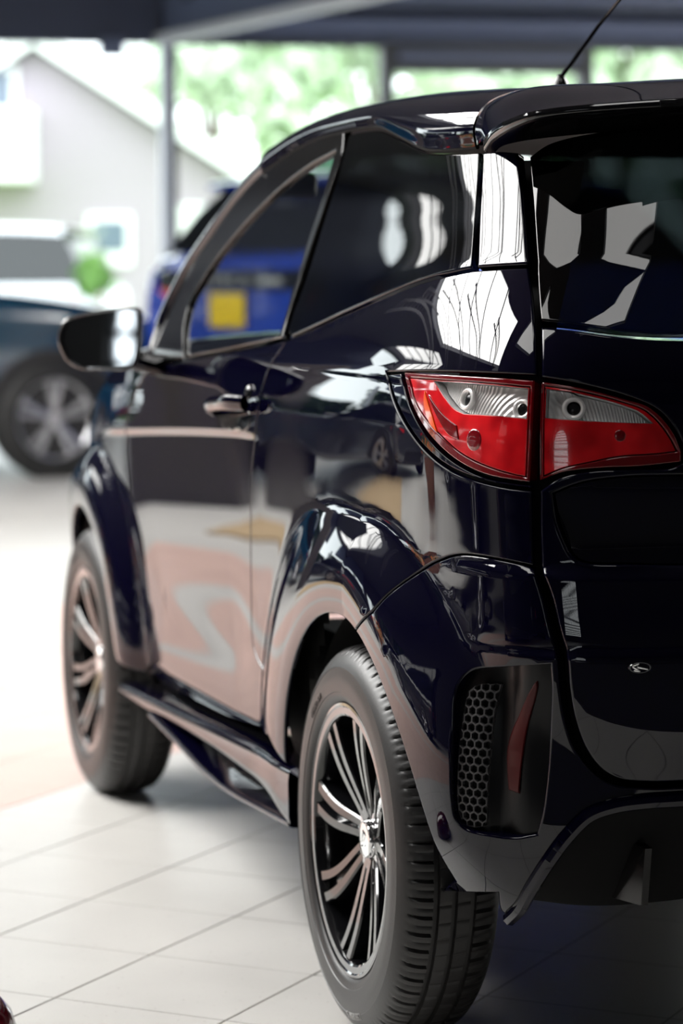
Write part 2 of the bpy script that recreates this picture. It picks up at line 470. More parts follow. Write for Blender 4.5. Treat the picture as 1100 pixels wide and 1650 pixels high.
# back wall; arched window added to put bright panes in the door mirror
AWX, AWR, AWZ = -4.42, 1.35, 2.05
bw = MB()
for a, b, c0, d0 in ((XL, AWX-AWR, 0, CEIL), (AWX+AWR, XR, 0, CEIL), (AWX-AWR, AWX+AWR, 0, .9)):
    bw.box(room((a+b)/2, -8.1, (c0+d0)/2), (b-a, .2, d0-c0), -RYAW)
for i in range(16):
    x0 = AWX-AWR+2*AWR*i/16; x1 = x0+2*AWR/16; xm = (x0+x1)/2-AWX
    zz0 = AWZ+math.sqrt(max(0, AWR**2-xm**2))
    bw.box(room((x0+x1)/2, -8.1, (zz0+CEIL)/2), (x1-x0, .2, CEIL-zz0), -RYAW)
tag(bw.obj('wall_back', M['wall_room'], smooth=False), 'dark back wall with an arched window added for the door mirror', 'wall', kind='structure')
wa = empty('window_90', room(AWX, -8.1, .9), -RYAW); wa['kind'] = 'structure'
fr_ = MB()
fr_.tube([(AWR*math.cos(a)*1.0, 0, AWZ-.9+AWR*math.sin(a)) for a in np.linspace(0, math.pi, 25)], .06, 8)
fr_.obj('arch_frame', M['beam_dark'], wa)
for x in np.linspace(-AWR, AWR, 15):
    MB().box((x, 0, (AWZ-.9+math.sqrt(max(0.01, AWR**2-x*x)))/2), (.055, .06, AWZ-.9+math.sqrt(max(0.01, AWR**2-x*x)))).obj('glazing_bar', M['beam_dark'], wa, smooth=False)
for z in np.arange(0, 2.45, .22):
    w_ = AWR if z < AWZ-.9 else math.sqrt(max(.01, AWR**2-(z-AWZ+.9)**2))
    MB().box((0, 0, z), (2*w_, .06, .06)).obj('glazing_bar', M['beam_dark'], wa, smooth=False)
# left wall with a row of windows
rbox('wall_left', XL-.2, XL, 9.8, FY+.3, 0, .7, M['wall_room'])
rbox('wall_left_rear', XL-.2, XL, -8, 9.8, 0, CEIL, M['wall_room'])
rbox('wall_left_upper', XL-.2, XL, 9.8, FY+.3, 2.75, CEIL, M['wall_room'])
wy = [10.15, 13.4, 16.7, FY]
for i, y in enumerate(wy):
    rbox('trim_%d' % nn, XL-.18, XL+.02, y-.35, y+.35, .7, 2.75, M['wall_room']); nn += 1
for i in range(len(wy)-1):
    rbox('window_%d' % wn, XL-.10, XL-.09, wy[i], wy[i+1], .7, 2.75, M['pane']); wn += 1
    rbox('trim_%d' % nn, XL-.14, XL-.04, (wy[i]+wy[i+1])/2-.04, (wy[i]+wy[i+1])/2+.04, .7, 2.75, M['beam_dark']); nn += 1
# small square-paned window high in the back wall
# ================================================================== body surface of the main car
# left flank and tail as a surface S(s, z): s runs along the flank, bends round the rear corner (s<0)
# and round the nose (s>SF); z is the height.
Y0, YF, RHO = .40, 1.70, .75
SF = YF-Y0
WB = 1.987
S_REAR = -math.pi/2*RHO
Wz = pchip([.18, .24, .30, .36, .45, .60, .75, .84, .90, .945, .975, .995, 1.03, 1.08, 1.13, 1.20, 1.26, 1.32, 1.38],
           [.560, .610, .645, .664, .670, .674, .678, .679, .676, .669, .661, .651, .636, .617, .600, .581, .566, .549, .53])
YRz = pchip([.18, .26, .34, .44, .55, .63, .70, .78, .88, .98, 1.04, 1.10, 1.20, 1.30, 1.38],
            [.36, .42, .465, .505, .530, .537, .528, .520, .512, .498, .478, .450, .400, .345, .30])
YFz = pchip([.18, .3, .45, .6, .72, .85, 1.0, 1.38], [.66, .76, .84, .86, .82, .70, .5, .3])
NZ = pchip([.2, .5, .8, 1.0, 1.1, 1.3], [5.2, 5.8, 7.0, 7.0, 6.2, 5.0])
def front_drop(y): return .20*np.clip((y-1.5)/1.05, 0, 2)**1.6
def arch_flare(y, z, cy, A, r_top, r_front):
    dy = y-cy; dzz = z-.285
    r = np.sqrt(dy*dy+dzz*dzz)+1e-9
    c = dy/r
    ro = r_top+(r_front-r_top)*np.clip(c, 0, 1)**1.5+.03*np.clip(-c, 0, 1) if cy < 1 else r_top+(r_front-r_top)*np.clip(-c, 0, 1)**1.5
    r1 = .385-(.034*np.clip(-c, 0, 1)**.7 if cy < 1 else .02*np.clip(-c, 0, 1))
    t = np.clip((r-r1)/(ro-r1), 0, 1.6)
    c_ = np.cos(np.minimum(t, 1.)*math.pi/2)-np.maximum(t-1., 0)*math.pi/2
    k_ = .06
    if cy < 1:
        bb = np.clip(-c*1.6, 0, 1)
        t2 = np.clip((r-r1)/(ro-r1), -1.5, 1.6)
        c_ = (1-bb)*c_+bb*(1-.10*np.log1p(np.exp(t2/.10)))
        inn_ = (1-bb)*(1.0-.12*np.clip((r1-r)/.05, 0, 1)**2)+bb*c_
    else: inn_ = 1.0-.12*np.clip((r1-r)/.05, 0, 1)**2
    prof = np.where(r < r1, inn_, k_*np.log1p(np.exp(c_/k_)))
    return A*prof*(1+(.42*np.clip(-c, 0, 1) if cy < 1 else 0))
def S(s, z):
    s, z = np.broadcast_arrays(np.asarray(s, float), np.asarray(z, float))
    phi_r = np.clip(-s/RHO, 0, math.pi/2+.12); phi_f = np.clip((s-SF)/RHO, 0, math.pi/2)
    rear = s < 0; front = s > SF
    ymid = Y0+np.clip(s, 0, SF)
    phi = np.where(rear, phi_r, np.where(front, phi_f, 0.))
    y_est = np.where(rear, Y0-.66*np.tan(np.minimum(phi_r, .95)), np.where(front, YF+.66*np.tan(np.minimum(phi_f, .95)), ymid))
    zz = z+front_drop(np.clip(y_est, 0, 2.3))
    w = Wz(zz)
    # waist: flank narrows a little behind the front wheel, low down
    L = np.where(rear, Y0+YRz(z), YFz(z))
    n = np.where(rear, NZ(z), 4.0)
    cp, sp = np.cos(phi), np.sin(phi)
    r = ((np.abs(cp)/w)**n+(sp/L)**n)**(-1/n)
    yb = np.where(rear, Y0-r*sp, np.where(front, YF+r*sp, ymid))
    xb = -r*cp
    side = np.clip(cp*1.6, 0, 1)
    d = np.zeros_like(z)
    # wheel arch flares
    fl = arch_flare(yb, z, 0., .047, .485, .64)
    d = d+fl*sm(.25, .55, cp)
    d = d+arch_flare(yb, z, WB, .046, .47, .44)*sm(.2, .5, cp)
    # waist between the flare and the lamp
    d = d-.009*sm(.25, -.15, yb)*sm(.58, .74, z)*sm(.98, .76, z)*sm(.30, .65, cp)
    # rear haunch above the lamp line
    belt = 1.015+.115*sm(.55, -.30, yb)
    h = np.clip((z-.965)/(belt-.965), 0, 1.25)
    d = d+.020*sm(.60, -.15, yb)*np.clip(1-((h-.45)/.60)**2, 0, 1)*sm(.25, .7, cp)
    # lamp-line crease
    # door crease line: flank steps in below it
    zc = .848-.050*np.clip((yb-.7)/1.0, 0, 1.3)**1.2
    d = d+.006*sm(zc-.006, zc+.009, z)*sm(zc+.10, zc+.010, z)*sm(.58, .72, yb)*sm(1.95, 1.8, yb)
    # lower door scallop
    d = d-.010*np.exp(-((z-.47)/.10)**2)*sm(.62, .85, yb)*sm(1.62, 1.4, yb)
    # ----- tail features
    x_ = np.abs(xb)
    rf = np.where(rear, sm(.75, .55, cp), 0.)
    # bumper shelf between z=.62 and z=.73
    d = d+np.where(rear, sm(.66, .48, cp), 0.)*(.007*sm(.632, .620, z)*sm(.46, .60, z))
    d = d+rf*.009*sm(.739, .727, z)
    # recess for the plate
    e = np.maximum(np.maximum((x_-(.535-.10*sm(.86, .74, z))), (.742-z)), (z-.852))
    r2 = r+d
    X = np.where(rear | front, -r2*cp, xb-d)
    Y = np.where(rear, Y0-r2*sp, np.where(front, YF+r2*sp, yb))
    return np.stack([X, Y, z], -1)
def SN(s, z, e=.0012):
    ds = S(np.asarray(s)+e, z)-S(np.asarray(s)-e, z); dz_ = S(s, np.asarray(z)+e)-S(s, np.asarray(z)-e)
    n = np.cross(dz_, ds); return n/np.linalg.norm(n, axis=-1, keepdims=True)
# --- photo pixel -> (s, z) on the surface
_gs, _gz = np.meshgrid(np.arange(S_REAR+.001, 2.35, .012), np.arange(.19, 1.375, .01), indexing='ij')
_gP = S(_gs, _gz); _gN = SN(_gs, _gz)
_gf = ((CAM-_gP)*_gN).sum(-1) > 0
_guv = project(_gP.reshape(-1, 3)).reshape(*_gs.shape, 2)
_gd = np.linalg.norm(_gP-CAM, axis=-1)
def px(u, v, guess=None):
    T = np.array([u, v], float)
    if guess is None:
        e = np.hypot(_guv[..., 0]-u, _guv[..., 1]-v)
        e = np.where(_gf, e, 1e6)
        k = e.min()
        c = np.where(e < k+5, _gd, 1e6)
        i = np.unravel_index(np.argmin(c), c.shape)
        q = np.array([_gs[i], _gz[i]])
    else: q = np.array(guess, float)
    best = (1e9, q)
    for _ in range(14):
        p = project(S(q[0], q[1]))[0]; e = T-p
        en = np.hypot(*e)
        if en < best[0]: best = (en, q.copy())
        if en < .05: break
        h = 2e-4
        J = np.stack([(project(S(q[0]+h, q[1]))[0]-p)/h, (project(S(q[0], q[1]+h))[0]-p)/h], -1)
        st = np.linalg.solve(J.T@J+np.eye(2)*50., J.T@e)
        st = np.clip(st, -.03, .03)
        q = q+st
    return best[1]
def ysz(y, z):
    """(s,z) of the flank point with a given y (rear corner allowed)"""
    if Y0 <= y <= YF: return np.array([y-Y0, z])
    lo, hi = (S_REAR, 0.) if y < Y0 else (SF, SF+1.1)
    for _ in range(40):
        m = (lo+hi)/2
        if S(m, z)[1] < y: lo = m
        else: hi = m
    return np.array([(lo+hi)/2, z])
def ysz_many(ys, zs):
    ys = np.asarray(ys, float); zs = np.asarray(zs, float)
    lo = np.where(ys < Y0, S_REAR, np.where(ys > YF, SF, 0.)); hi = np.where(ys < Y0, 0., np.where(ys > YF, SF+1.1, SF))
    for _ in range(30):
        m = (lo+hi)/2; b_ = S(m, zs)[..., 1] < ys
        lo = np.where(b_, m, lo); hi = np.where(b_, hi, m)
    return np.stack([(lo+hi)/2, zs], -1)
def xsz(x, z):
    lo, hi = S_REAR, 0.
    for _ in range(40):
        m = (lo+hi)/2
        if S(m, z)[0] < x: hi = m
        else: lo = m
    return np.array([(lo+hi)/2, z])
def outline(segs, n=8):
    """closed outline in (s,z); each segment is a smooth run, corners between segments"""
    pts = []
    for sg in segs:
        q = []
        for p in sg:
            if isinstance(p, np.ndarray): q.append(p)
            elif p[0] == 'y': q.append(ysz(p[1], p[2]))
            elif p[0] == 'x': q.append(xsz(p[1], p[2]))
            elif p[0] == 's': q.append(np.array(p[1:]))
            else: q.append(px(*p))
        c = catmull(q, n)
        pts.append(c[:-1])
    return np.concatenate(pts)
def resample(P, step):
    P = np.vstack([P, P[:1]]); out = []
    for a, b in zip(P, P[1:]):
        k = max(1, int(math.ceil(np.linalg.norm(b-a)/step)))
        for i in range(k): out.append(a+(b-a)*i/k)
    return np.array(out)
def area2(P): return .5*np.sum(P[:, 0]*np.roll(P[:, 1], -1)-np.roll(P[:, 0], -1)*P[:, 1])
def inset_poly(P, d):
    """move a CCW outline inwards by d"""
    a = np.roll(P, 1, 0); b = np.roll(P, -1, 0)
    e1 = P-a; e2 = b-P
    e1 /= np.linalg.norm(e1, axis=1, keepdims=True)+1e-12; e2 /= np.linalg.norm(e2, axis=1, keepdims=True)+1e-12
    n1 = np.stack([-e1[:, 1], e1[:, 0]], -1); n2 = np.stack([-e2[:, 1], e2[:, 0]], -1)
    n = n1+n2; ln = np.linalg.norm(n, axis=1, keepdims=True); n = np.where(ln > 1e-6, n/np.maximum(ln, 1e-6), n1)
    k = np.clip((n*n1).sum(1, keepdims=True), .45, 1)
    return P+n*d/k
def clean_poly(P, tol):
    out = [P[0]]
    for p in P[1:]:
        if np.linalg.norm(p-out[-1]) > tol: out.append(p)
    if np.linalg.norm(out[0]-out[-1]) < tol: out.pop()
    return np.array(out)
def inside(P, Q):
    """points Q inside polygon P"""
    x, y = Q[:, 0], Q[:, 1]; r = np.zeros(len(Q), bool)
    for (x1, y1), (x2, y2) in zip(P, np.roll(P, -1, 0)):
        c = ((y1 > y) != (y2 > y)) & (x < (x2-x1)*(y-y1)/(y2-y1+1e-15)+x1)
        r ^= c
    return r
def dist_poly(P, Q):
    d = np.full(len(Q), 1e9)
    for a, b in zip(P, np.roll(P, -1, 0)):
        ab = b-a; t = np.clip(((Q-a)@ab)/(ab@ab+1e-15), 0, 1)
        d = np.minimum(d, np.hypot(*(Q-(a+t[:, None]*ab)).T))
    return d
def surf_panel(name, poly, m, parent, step=.011, gap=.0022, edge=.003, depth=.014, holes=(), off=0., mirror=False, wall=True, feats=()):
    """a panel lying on S (offset by off along the normal) with rolled edges and its inner flange.
    mirror=True joins the right-hand half into the same mesh."""
    offf = off if callable(off) else (lambda s, z: np.full(np.shape(s), float(off)))
    P = np.array(poly)
    if area2(P) < 0: P = P[::-1]
    P = clean_poly(resample(P, step*.8), step*.12)
    rings = [inset_poly(P, gap)]
    hs = []
    for hpoly in holes:
        h = np.array(hpoly)
        if area2(h) < 0: h = h[::-1]
        hs.append(inset_poly(clean_poly(resample(h, step*.8), step*.12), -gap))
    loops = [inset_poly(rings[0], edge)]+[inset_poly(h, -edge) for h in hs]
    outerloops = [rings[0]]+hs
    B = loops[0]
    lo, hi = B.min(0), B.max(0)
    gx, gy = np.meshgrid(np.arange(lo[0]+step*.5, hi[0], step), np.arange(lo[1]+step*.5, hi[1], step), indexing='ij')
    Q = np.stack([gx.ravel(), gy.ravel()], -1)
    ok = inside(B, Q)
    Q = Q[ok]
    dd = dist_poly(B, Q)
    ok = dd > step*.45
    for h in loops[1:]: ok &= ~inside(h, Q) & (dist_poly(h, Q) > step*.45)
    Q = Q[ok]
    fpts = []; fed = []
    for pl in feats:
        pl = np.array(pl)
        okf = inside(B, pl) & (dist_poly(B, pl) > step*.5)
        for h in loops[1:]: okf &= ~inside(h, pl) & (dist_poly(h, pl) > step*.5)
        prev = None
        for p, o_ in zip(pl, okf):
            if o_:
                fpts.append(p)
                if prev is not None: fed.append((prev, len(fpts)-1))
                prev = len(fpts)-1
            else: prev = None
    if fpts:
        fa = np.array(fpts); keep = np.ones(len(Q), bool)
        for k0 in range(0, len(fa), 64):
            dq = np.hypot(Q[:, None, 0]-fa[None, k0:k0+64, 0], Q[:, None, 1]-fa[None, k0:k0+64, 1]).min(1)
            keep &= dq > step*.6
        Q = Q[keep]
    vin = []; ein = []; 
    for lp in loops:
        k = len(vin); vin += [tuple(p) for p in lp]
        ein += [(k+i, k+(i+1) % len(lp)) for i in range(len(lp))]
    nb = len(vin)
    k = len(vin); vin += [tuple(p) for p in fpts]; ein += [(k+a, k+b) for a, b in fed]
    vin += [tuple(p) for p in Q]
    res = delaunay_2d_cdt([Vector(p) for p in vin], ein, [], 0, 1e-7)
    V2 = np.array([tuple(v) for v in res[0]])
    T = np.array([tuple(f) for f in res[2] if len(f) == 3])
    cen = V2[T].mean(1)
    ok = inside(loops[0], cen)
    for h in loops[1:]: ok &= ~inside(h, cen)
    T = T[ok]
    n3 = SN(V2[:, 0], V2[:, 1]); P3 = S(V2[:, 0], V2[:, 1])+n3*offf(V2[:, 0], V2[:, 1])[:, None]
    if not isinstance(off, (int, float)):
        e = .0015
        f = lambda a, b: S(a, b)+SN(a, b)*offf(a, b)[:, None]
        da = f(V2[:, 0]+e, V2[:, 1])-f(V2[:, 0]-e, V2[:, 1]); db = f(V2[:, 0], V2[:, 1]+e)-f(V2[:, 0], V2[:, 1]-e)
        n3 = np.cross(db, da); n3 /= np.linalg.norm(n3, axis=1, keepdims=True)
    V = [*P3]; N_ = [*n3]; Fc = [tuple(t[::-1]) for t in T]
    if wall:
        for li, (lp, ol) in enumerate(zip(loops, outerloops)):
            k = len(lp)
            n0 = SN(lp[:, 0], lp[:, 1]); p0 = S(lp[:, 0], lp[:, 1])+n0*offf(lp[:, 0], lp[:, 1])[:, None]
            n1 = SN(ol[:, 0], ol[:, 1]); p1 = S(ol[:, 0], ol[:, 1])+n1*offf(ol[:, 0], ol[:, 1])[:, None]
            out = p1-p0; out -= n1*(out*n1).sum(1, keepdims=True); out /= np.linalg.norm(out, axis=1, keepdims=True)+1e-12
            r0 = len(V)
            V += [*p0]; N_ += [*n0]
            mid = p0+(p1-p0)*.72-n1*edge*.28
            nm = n1+out; nm /= np.linalg.norm(nm, axis=1, keepdims=True)
            V += [*mid]; N_ += [*nm]
            V += [*(p1-n1*edge)]; N_ += [*(out*.95+n1*.3)]
            V += [*(p1-n1*edge)]; N_ += [*out]
            V += [*(p1-n1*depth)]; N_ += [*out]
            for a, b in ((0, 1), (1, 2), (3, 4)):
                for i in range(k):
                    j = (i+1) % k
                    if mirror and ol[i, 0] < S_REAR-.012 and ol[j, 0] < S_REAR-.012: continue
                    q = (r0+a*k+i, r0+a*k+j, r0+b*k+j, r0+b*k+i)
                    Fc.append(q if li == 0 else q[::-1])
    V = np.array(V); N_ = np.array(N_); N_ /= np.linalg.norm(N_, axis=1, keepdims=True)
    if mirror:
        k = len(V)
        V = np.vstack([V, V*[-1, 1, 1]]); N_ = np.vstack([N_, N_*[-1, 1, 1]])
        Fc = Fc+[tuple(i+k for i in f[::-1]) for f in Fc]
    return mesh_obj(name, V, Fc, m, parent, True, N_)
# ================================================================== the dark blue microcar
car = empty('microcar', (0, .8, 0))
tag(car, 'glossy midnight blue two-door microcar with black alloy wheels', 'car')
class _CarParent: pass
_inv = Matrix.Translation((0, -.8, 0))
def adopt(o, parent=None):
    """mesh built in world coordinates: keep it there under the car"""
    o.parent = parent if parent is not None else car
    if parent is None: o.matrix_parent_inverse = _inv
    return o
def panel(name, segs, m, parent=None, twin=False, **k):
    poly = segs if isinstance(segs, np.ndarray) else outline(segs)
    o = surf_panel(name, poly, m, None, **k)
    adopt(o, parent)
    if twin:
        c = mirror_obj(o); c.parent = parent if parent is not None else car
        if parent is None: c.matrix_parent_inverse = _inv
        return o, c
    return o
def arc(cy, r, a0, a1, n=14, cz=.285):
    return [('y', cy+r*math.cos(math.radians(a)), cz+r*math.sin(math.radians(a))) for a in np.linspace(a0, a1, n)]
RA = .338
SC = ('s', S_REAR-.03)
# --- door skin
cut = [(462, 548), (440, 580), (424, 620), (412, 690), (406, 760), (404, 860), (405, 960), (408, 1040), (420, 1120), (433, 1188)]
sill = [(433, 1188), (380, 1162), (320, 1133), (270, 1108), (236, 1085)]
dfront = [(236, 1085), (243, 1050), (247, 1000), (236, 950), (222, 890), (211, 830), (206, 770), (203, 715), (203, 680), (215, 642), (232, 604), (240, 592)]
belt = [(240, 592), (300, 579), (360, 567), (420, 556), (462, 548)]
_ys = np.arange(.60, 1.98, .008)
def zcrease(y): return .848-.050*np.clip((y-.7)/1.0, 0, 1.3)**1.2
crease = [[np.array([y-Y0, float(zcrease(y))+k_]) for y in _ys] for k_ in (-.007, -.003, .0015, .006, .010)]
def arc_feat(cy, offs, a0, a1):
    out = []
    for k_ in offs:
        pl = []
        for a in np.arange(a0, a1, 1.2):
            c_ = math.cos(math.radians(a))
            r = .385-(.034*max(-c_, 0)**.7 if cy < 1 else .02*max(-c_, 0))+k_
            pl.append((cy+r*c_, .285+r*math.sin(math.radians(a))))
        pl = np.array(pl); out.append(ysz_many(pl[:, 0], pl[:, 1]))
    return out
def arc_foot(a0, a1, offs):
    out = []
    for k_ in offs:
        pl = []
        for a in np.arange(a0, a1, 1.2):
            c_ = math.cos(math.radians(a))
            r = .485+(.64-.485)*max(c_, 0)**1.5+.03*max(-c_, 0)+k_
            pl.append((r*c_, .285+r*math.sin(math.radians(a))))
        pl = np.array(pl); out.append(ysz_many(pl[:, 0], pl[:, 1]))
    return out
rear_feats = arc_feat(0., (-.022, -.012, -.004, .004, .013, .024), 8, 176)+arc_foot(20, 150, (-.022, -.011, 0, .011))
door, door_r = panel('door', [cut, sill, dfront, belt], M['paint'], twin=True, step=.0085, feats=crease+arc_foot(10, 60, (-.022, -.011, 0, .011)))
# --- rear quarter panel
a_seam = 116.; a_low = 16.
lampcurve = [(622, 600), (632, 640), (650, 680), (680, 722), (720, 755), (765, 774), (810, 785), (857, 791)]
seam = [(860, 913), (815, 904), (772, 896), (738, 894), (700, 906), (655, 934), (622, 960), (600, 985)]
q_top = [(462, 548), (520, 523), (600, 487), (680, 455), (762, 435)]
q_c = [(762, 435), (805, 432), (851, 430)]
gap1 = [(851, 430), (858, 480), (863, 540), (866, 603)]
lamp_top = [(866, 605), (800, 602), (720, 599), (622, 600)]
gap2 = [(857, 791), (858, 850), (860, 913)]
qp = [q_top, q_c, gap1, lamp_top, lampcurve, gap2, seam, [(600, 985), ('y', RA*math.cos(math.radians(105)), .285+RA*math.sin(math.radians(105)))],
      arc(0, RA, 105, 10, 22), [('y', RA*math.cos(math.radians(10)), .285+RA*math.sin(math.radians(10))), (433, 1188)], cut[::-1]]
quarter, quarter_r = panel('rear_fender', qp, M['paint'], twin=True, step=.0085, gap=.0011, edge=.0024, depth=.007, feats=rear_feats)
# --- bumper with a pocket on each side, one piece across the tail
gate_low = [(862, 915), (874, 960), (889, 1020), (899, 1060), (903, 1110), (912, 1165), (930, 1212), (958, 1246), (990, 1264), (1040, 1269), (1100, 1268), ('s', S_REAR-.03, .4476)]
skirt_arch = [('s', S_REAR-.03, .437), (1100, 1287), (1040, 1291), (990, 1298), (950, 1312), (915, 1345), (885, 1385), (858, 1427), (838, 1462), (822, 1478)]
b_bottom = [(822, 1478), (806, 1468), (800, 1440)]
b_bot2 = [(800, 1440), (760, 1440), (708, 1437)]
pocket = outline([[(731, 1170), (733, 1125), (742, 1098), (762, 1081), (800, 1077), (850, 1074), (884, 1072)],
                  [(884, 1072), (886, 1110), (884, 1170), (880, 1250), (872, 1310), (863, 1344)],
                  [(863, 1344), (830, 1349), (790, 1345), (750, 1335), (734, 1318), (729, 1290), (728, 1230), (731, 1170)]])
a0_ = math.degrees(math.asin((.292-.285)/RA)); 
bump = [gate_low, skirt_arch, b_bottom, b_bot2, [(708, 1437), ('y', -RA*.999, .297)], arc(0, RA, 178, 105, 18),
        [('y', RA*math.cos(math.radians(105)), .285+RA*math.sin(math.radians(105))), (600, 985)], seam[::-1][0:], ]
bump[-1] = seam[::-1]
bumper = panel('rear_bumper', bump, M['paint'], holes=[pocket], mirror=True, step=.0085, gap=.0011, edge=.0026, depth=.036, feats=rear_feats)
# --- tailgate: lower skin, lamp notch
gl_top = [(868, 523), (920, 528), (980, 537), (1040, 543), (1100, 545), ('s', S_REAR-.03, 1.035)]
tg = [gl_top, [('s', S_REAR-.03, 1.035), ('s', S_REAR-.03, .4526)],
      [('s', S_REAR-.03, .4526), (1100, 1262), (1040, 1263), (995, 1258), (965, 1240), (940, 1207), (922, 1160), (913, 1110), (909, 1060), (899, 1020), (884, 960), (868, 912)],
      [(868, 912), (866, 850), (866, 790)],
      [(866, 790), (900, 768), (950, 757), (1020, 754), (1080, 752), (1103, 742)],
      [(1103, 742), (1096, 715), (1080, 685), (1058, 662), (1020, 644), (960, 627), (910, 616), (868, 609)],
      [(868, 609), (868, 570), (868, 523)]]
plate_rec = outline([[(893, 796), (940, 779), (1010, 770), (1080, 768), (1130, 768), ('s', S_REAR+.12, .845)], [('s', S_REAR+.12, .845), ('s', S_REAR-.07, .845)],
                     [('s', S_REAR-.07, .845), ('s', S_REAR-.07, .742)], [('s', S_REAR-.07, .742), (1100, 908), (1020, 907), (945, 905), (926, 896), (912, 872), (900, 840), (893, 796)]])
tailgate = panel('tailgate', tg, M['paint'], mirror=True, step=.009, holes=[plate_rec], edge=.0035, depth=.03)
panel('plate_recess', plate_rec, M['paint'], mirror=True, step=.010, gap=-.003, wall=False,
      off=lambda s, z: -.006-.020*sm(.845, .76, z))
# --- rear window glass and its painted frame edge
rg = [[(848, 250), (854, 330), (860, 420), (866, 516)], [(866, 516), (920, 522), (980, 531), (1040, 537), (1100, 539), ('s', S_REAR-.03, 1.040)],
      [('s', S_REAR-.03, 1.040), ('s', S_REAR-.03, 1.345)], [('s', S_REAR-.03, 1.345), (1100, 190), (980, 205), (880, 228), (848, 250)]]
rear_glass = panel('rear_window', rg, M['rear_glass'], mirror=True, off=-.003)
# --- C pillar panel
cp = [[(776, 244), (805, 241), (835, 243)], [(835, 243), (841, 300), (847, 370), (851, 427)], [(851, 427), (805, 429), (766, 432)], [(766, 432), (770, 360), (774, 290), (776, 244)]]
cpillar, _ = panel('pillar_panel', cp, M['paint'], twin=True)
# --- quarter window
qw = [[(466, 544), (520, 519), (600, 483), (680, 451), (758, 432)], [(758, 432), (764, 360), (769, 290), (771, 242)],
      [(771, 242), (735, 244), (690, 244), (650, 226), (612, 208), (585, 209), (561, 214)], [(561, 214), (540, 290), (515, 370), (490, 450), (462, 530), (466, 544)]]
quarter_glass, _ = panel('quarter_window', qw, M['privacy_glass'], twin=True, off=-.002)
# --- door window frame and glass
fo = [[(241, 588), (250, 552), (272, 495), (300, 440), (340, 378), (385, 315), (430, 267), (475, 233), (515, 213), (556, 203)],
      [(556, 203), (552, 245), (530, 315), (505, 390), (478, 470), (458, 535), (460, 545)], [(460, 545), (400, 557), (320, 573), (241, 588)]]
gi = [[(298, 577), (298, 520), (306, 488), (335, 438), (372, 388), (410, 345), (455, 302), (500, 268), (540, 246)],
      [(540, 246), (520, 315), (497, 385), (472, 465), (452, 534)], [(452, 534), (420, 552), (360, 565), (298, 577)]]
gi_o = outline(gi)
frame, _ = panel('window_frame', fo, M['satin_black'], twin=True, holes=[gi_o], off=.001, step=.010)
dglass, _ = panel('door_window', gi_o, M['door_glass'], twin=True, off=-.006, wall=False, gap=-.004)
# --- front wing
fe = [dfront[::-1], [(236, 1085), ('y', WB-RA*math.cos(math.radians(8)), .285+RA*math.sin(math.radians(8)))], arc(WB, RA, 172, 8, 22),
      [('y', WB+RA*math.cos(math.radians(8)), .285+RA*math.sin(math.radians(8))), ('s', 2.45, .33), ('s', 2.45, .62)],
      [('s', 2.45, .62), ('y', 2.28, .775), ('y', 2.05, .86), ('y', 1.85, .925), ('y', 1.74, .955), (240, 592)]]
wing, wing_r = panel('front_wing', fe, M['paint'], twin=True, feats=crease)
# ------------------------------------------------------------------ roof, spoiler, glass, bonnet
def patch(name, G, m, n1=8, n2=8, parent=None, sharp=None, mirror=False, flip=False, smooth_ends=True):
    """smooth patch through a control grid G[i][j]"""
    G = np.array(G, float)
    A = np.stack([catmull(G[i], n2) for i in range(G.shape[0])])
    B = np.stack([catmull(A[:, j], n1) for j in range(A.shape[1])], 1)
    du = np.gradient(B, axis=0); dv = np.gradient(B, axis=1)
    N_ = np.cross(du, dv); N_ /= np.linalg.norm(N_, axis=-1, keepdims=True)+1e-12
    if flip: N_ = -N_
    mb = MB().grid(B, not flip); V = np.array(mb.V); Fc = mb.F; N_ = N_.reshape(-1, 3)
    if mirror:
        k = len(V)
        V = np.vstack([V, V*[-1, 1, 1]]); N_ = np.vstack([N_, N_*[-1, 1, 1]])
        Fc = Fc+[tuple(i+k for i in f[::-1]) for f in Fc]
    o = mesh_obj(name, V, Fc, m, None, True, N_)
    adopt(o, parent)
    return o
def P3(u, v): q = px(u, v); return S(q[0], q[1])
edge_px = [(425, 279), (470, 246), (515, 223), (556, 212), (585, 206), (612, 204), (650, 222), (690, 241), (735, 241), (769, 238)]
edge3 = [P3(*p) for p in edge_px]
edge3 = [e+np.array([-.004, 0, .002]) for e in edge3]
zt_f = pchip([-.3, -.165, .1, .35, .6, .85, 1.1, 1.3], [1.382, 1.388, 1.402, 1.410, 1.410, 1.398, 1.362, 1.32])
def roof_section(e):
    y = e[1]; zt = float(zt_f(y)); h = zt-e[2]
    return [e, e+[-.003, 0, .30*h], [e[0]+.014, y, e[2]+.66*h], [e[0]+.06, y, e[2]+.90*h], [-.38, y, zt], [-.19, y, zt+.013], [0, y, zt+.017]]
G = [roof_section(e) for e in edge3]
roof = patch('roof', G, M['paint'], 6, 8, mirror=True)
# rolled lower lip of the roof side
mbt = MB().tube([tuple(e+np.array([.004, 0, -.001])) for e in catmull(edge3, 4)], .0035, 6)
o = mbt.obj('roof_seal', M['matte_black']); adopt(o)
c = mirror_obj(o); adopt(c)
# rounded rail along the windscreen pillar, from the bonnet to the roof
rail = catmull([P3(241, 588), P3(262, 518), P3(300, 440), P3(340, 379), P3(385, 317), P3(425, 274), P3(470, 238)], 6)
mbt = MB().tube([tuple(p+np.array([.006, .008, .006])) for p in rail], [.009]+[.014]*(len(rail)-1), 12)
o = mbt.obj('pillar_rail', M['paint']); adopt(o)
c = mirror_obj(o); adopt(c)
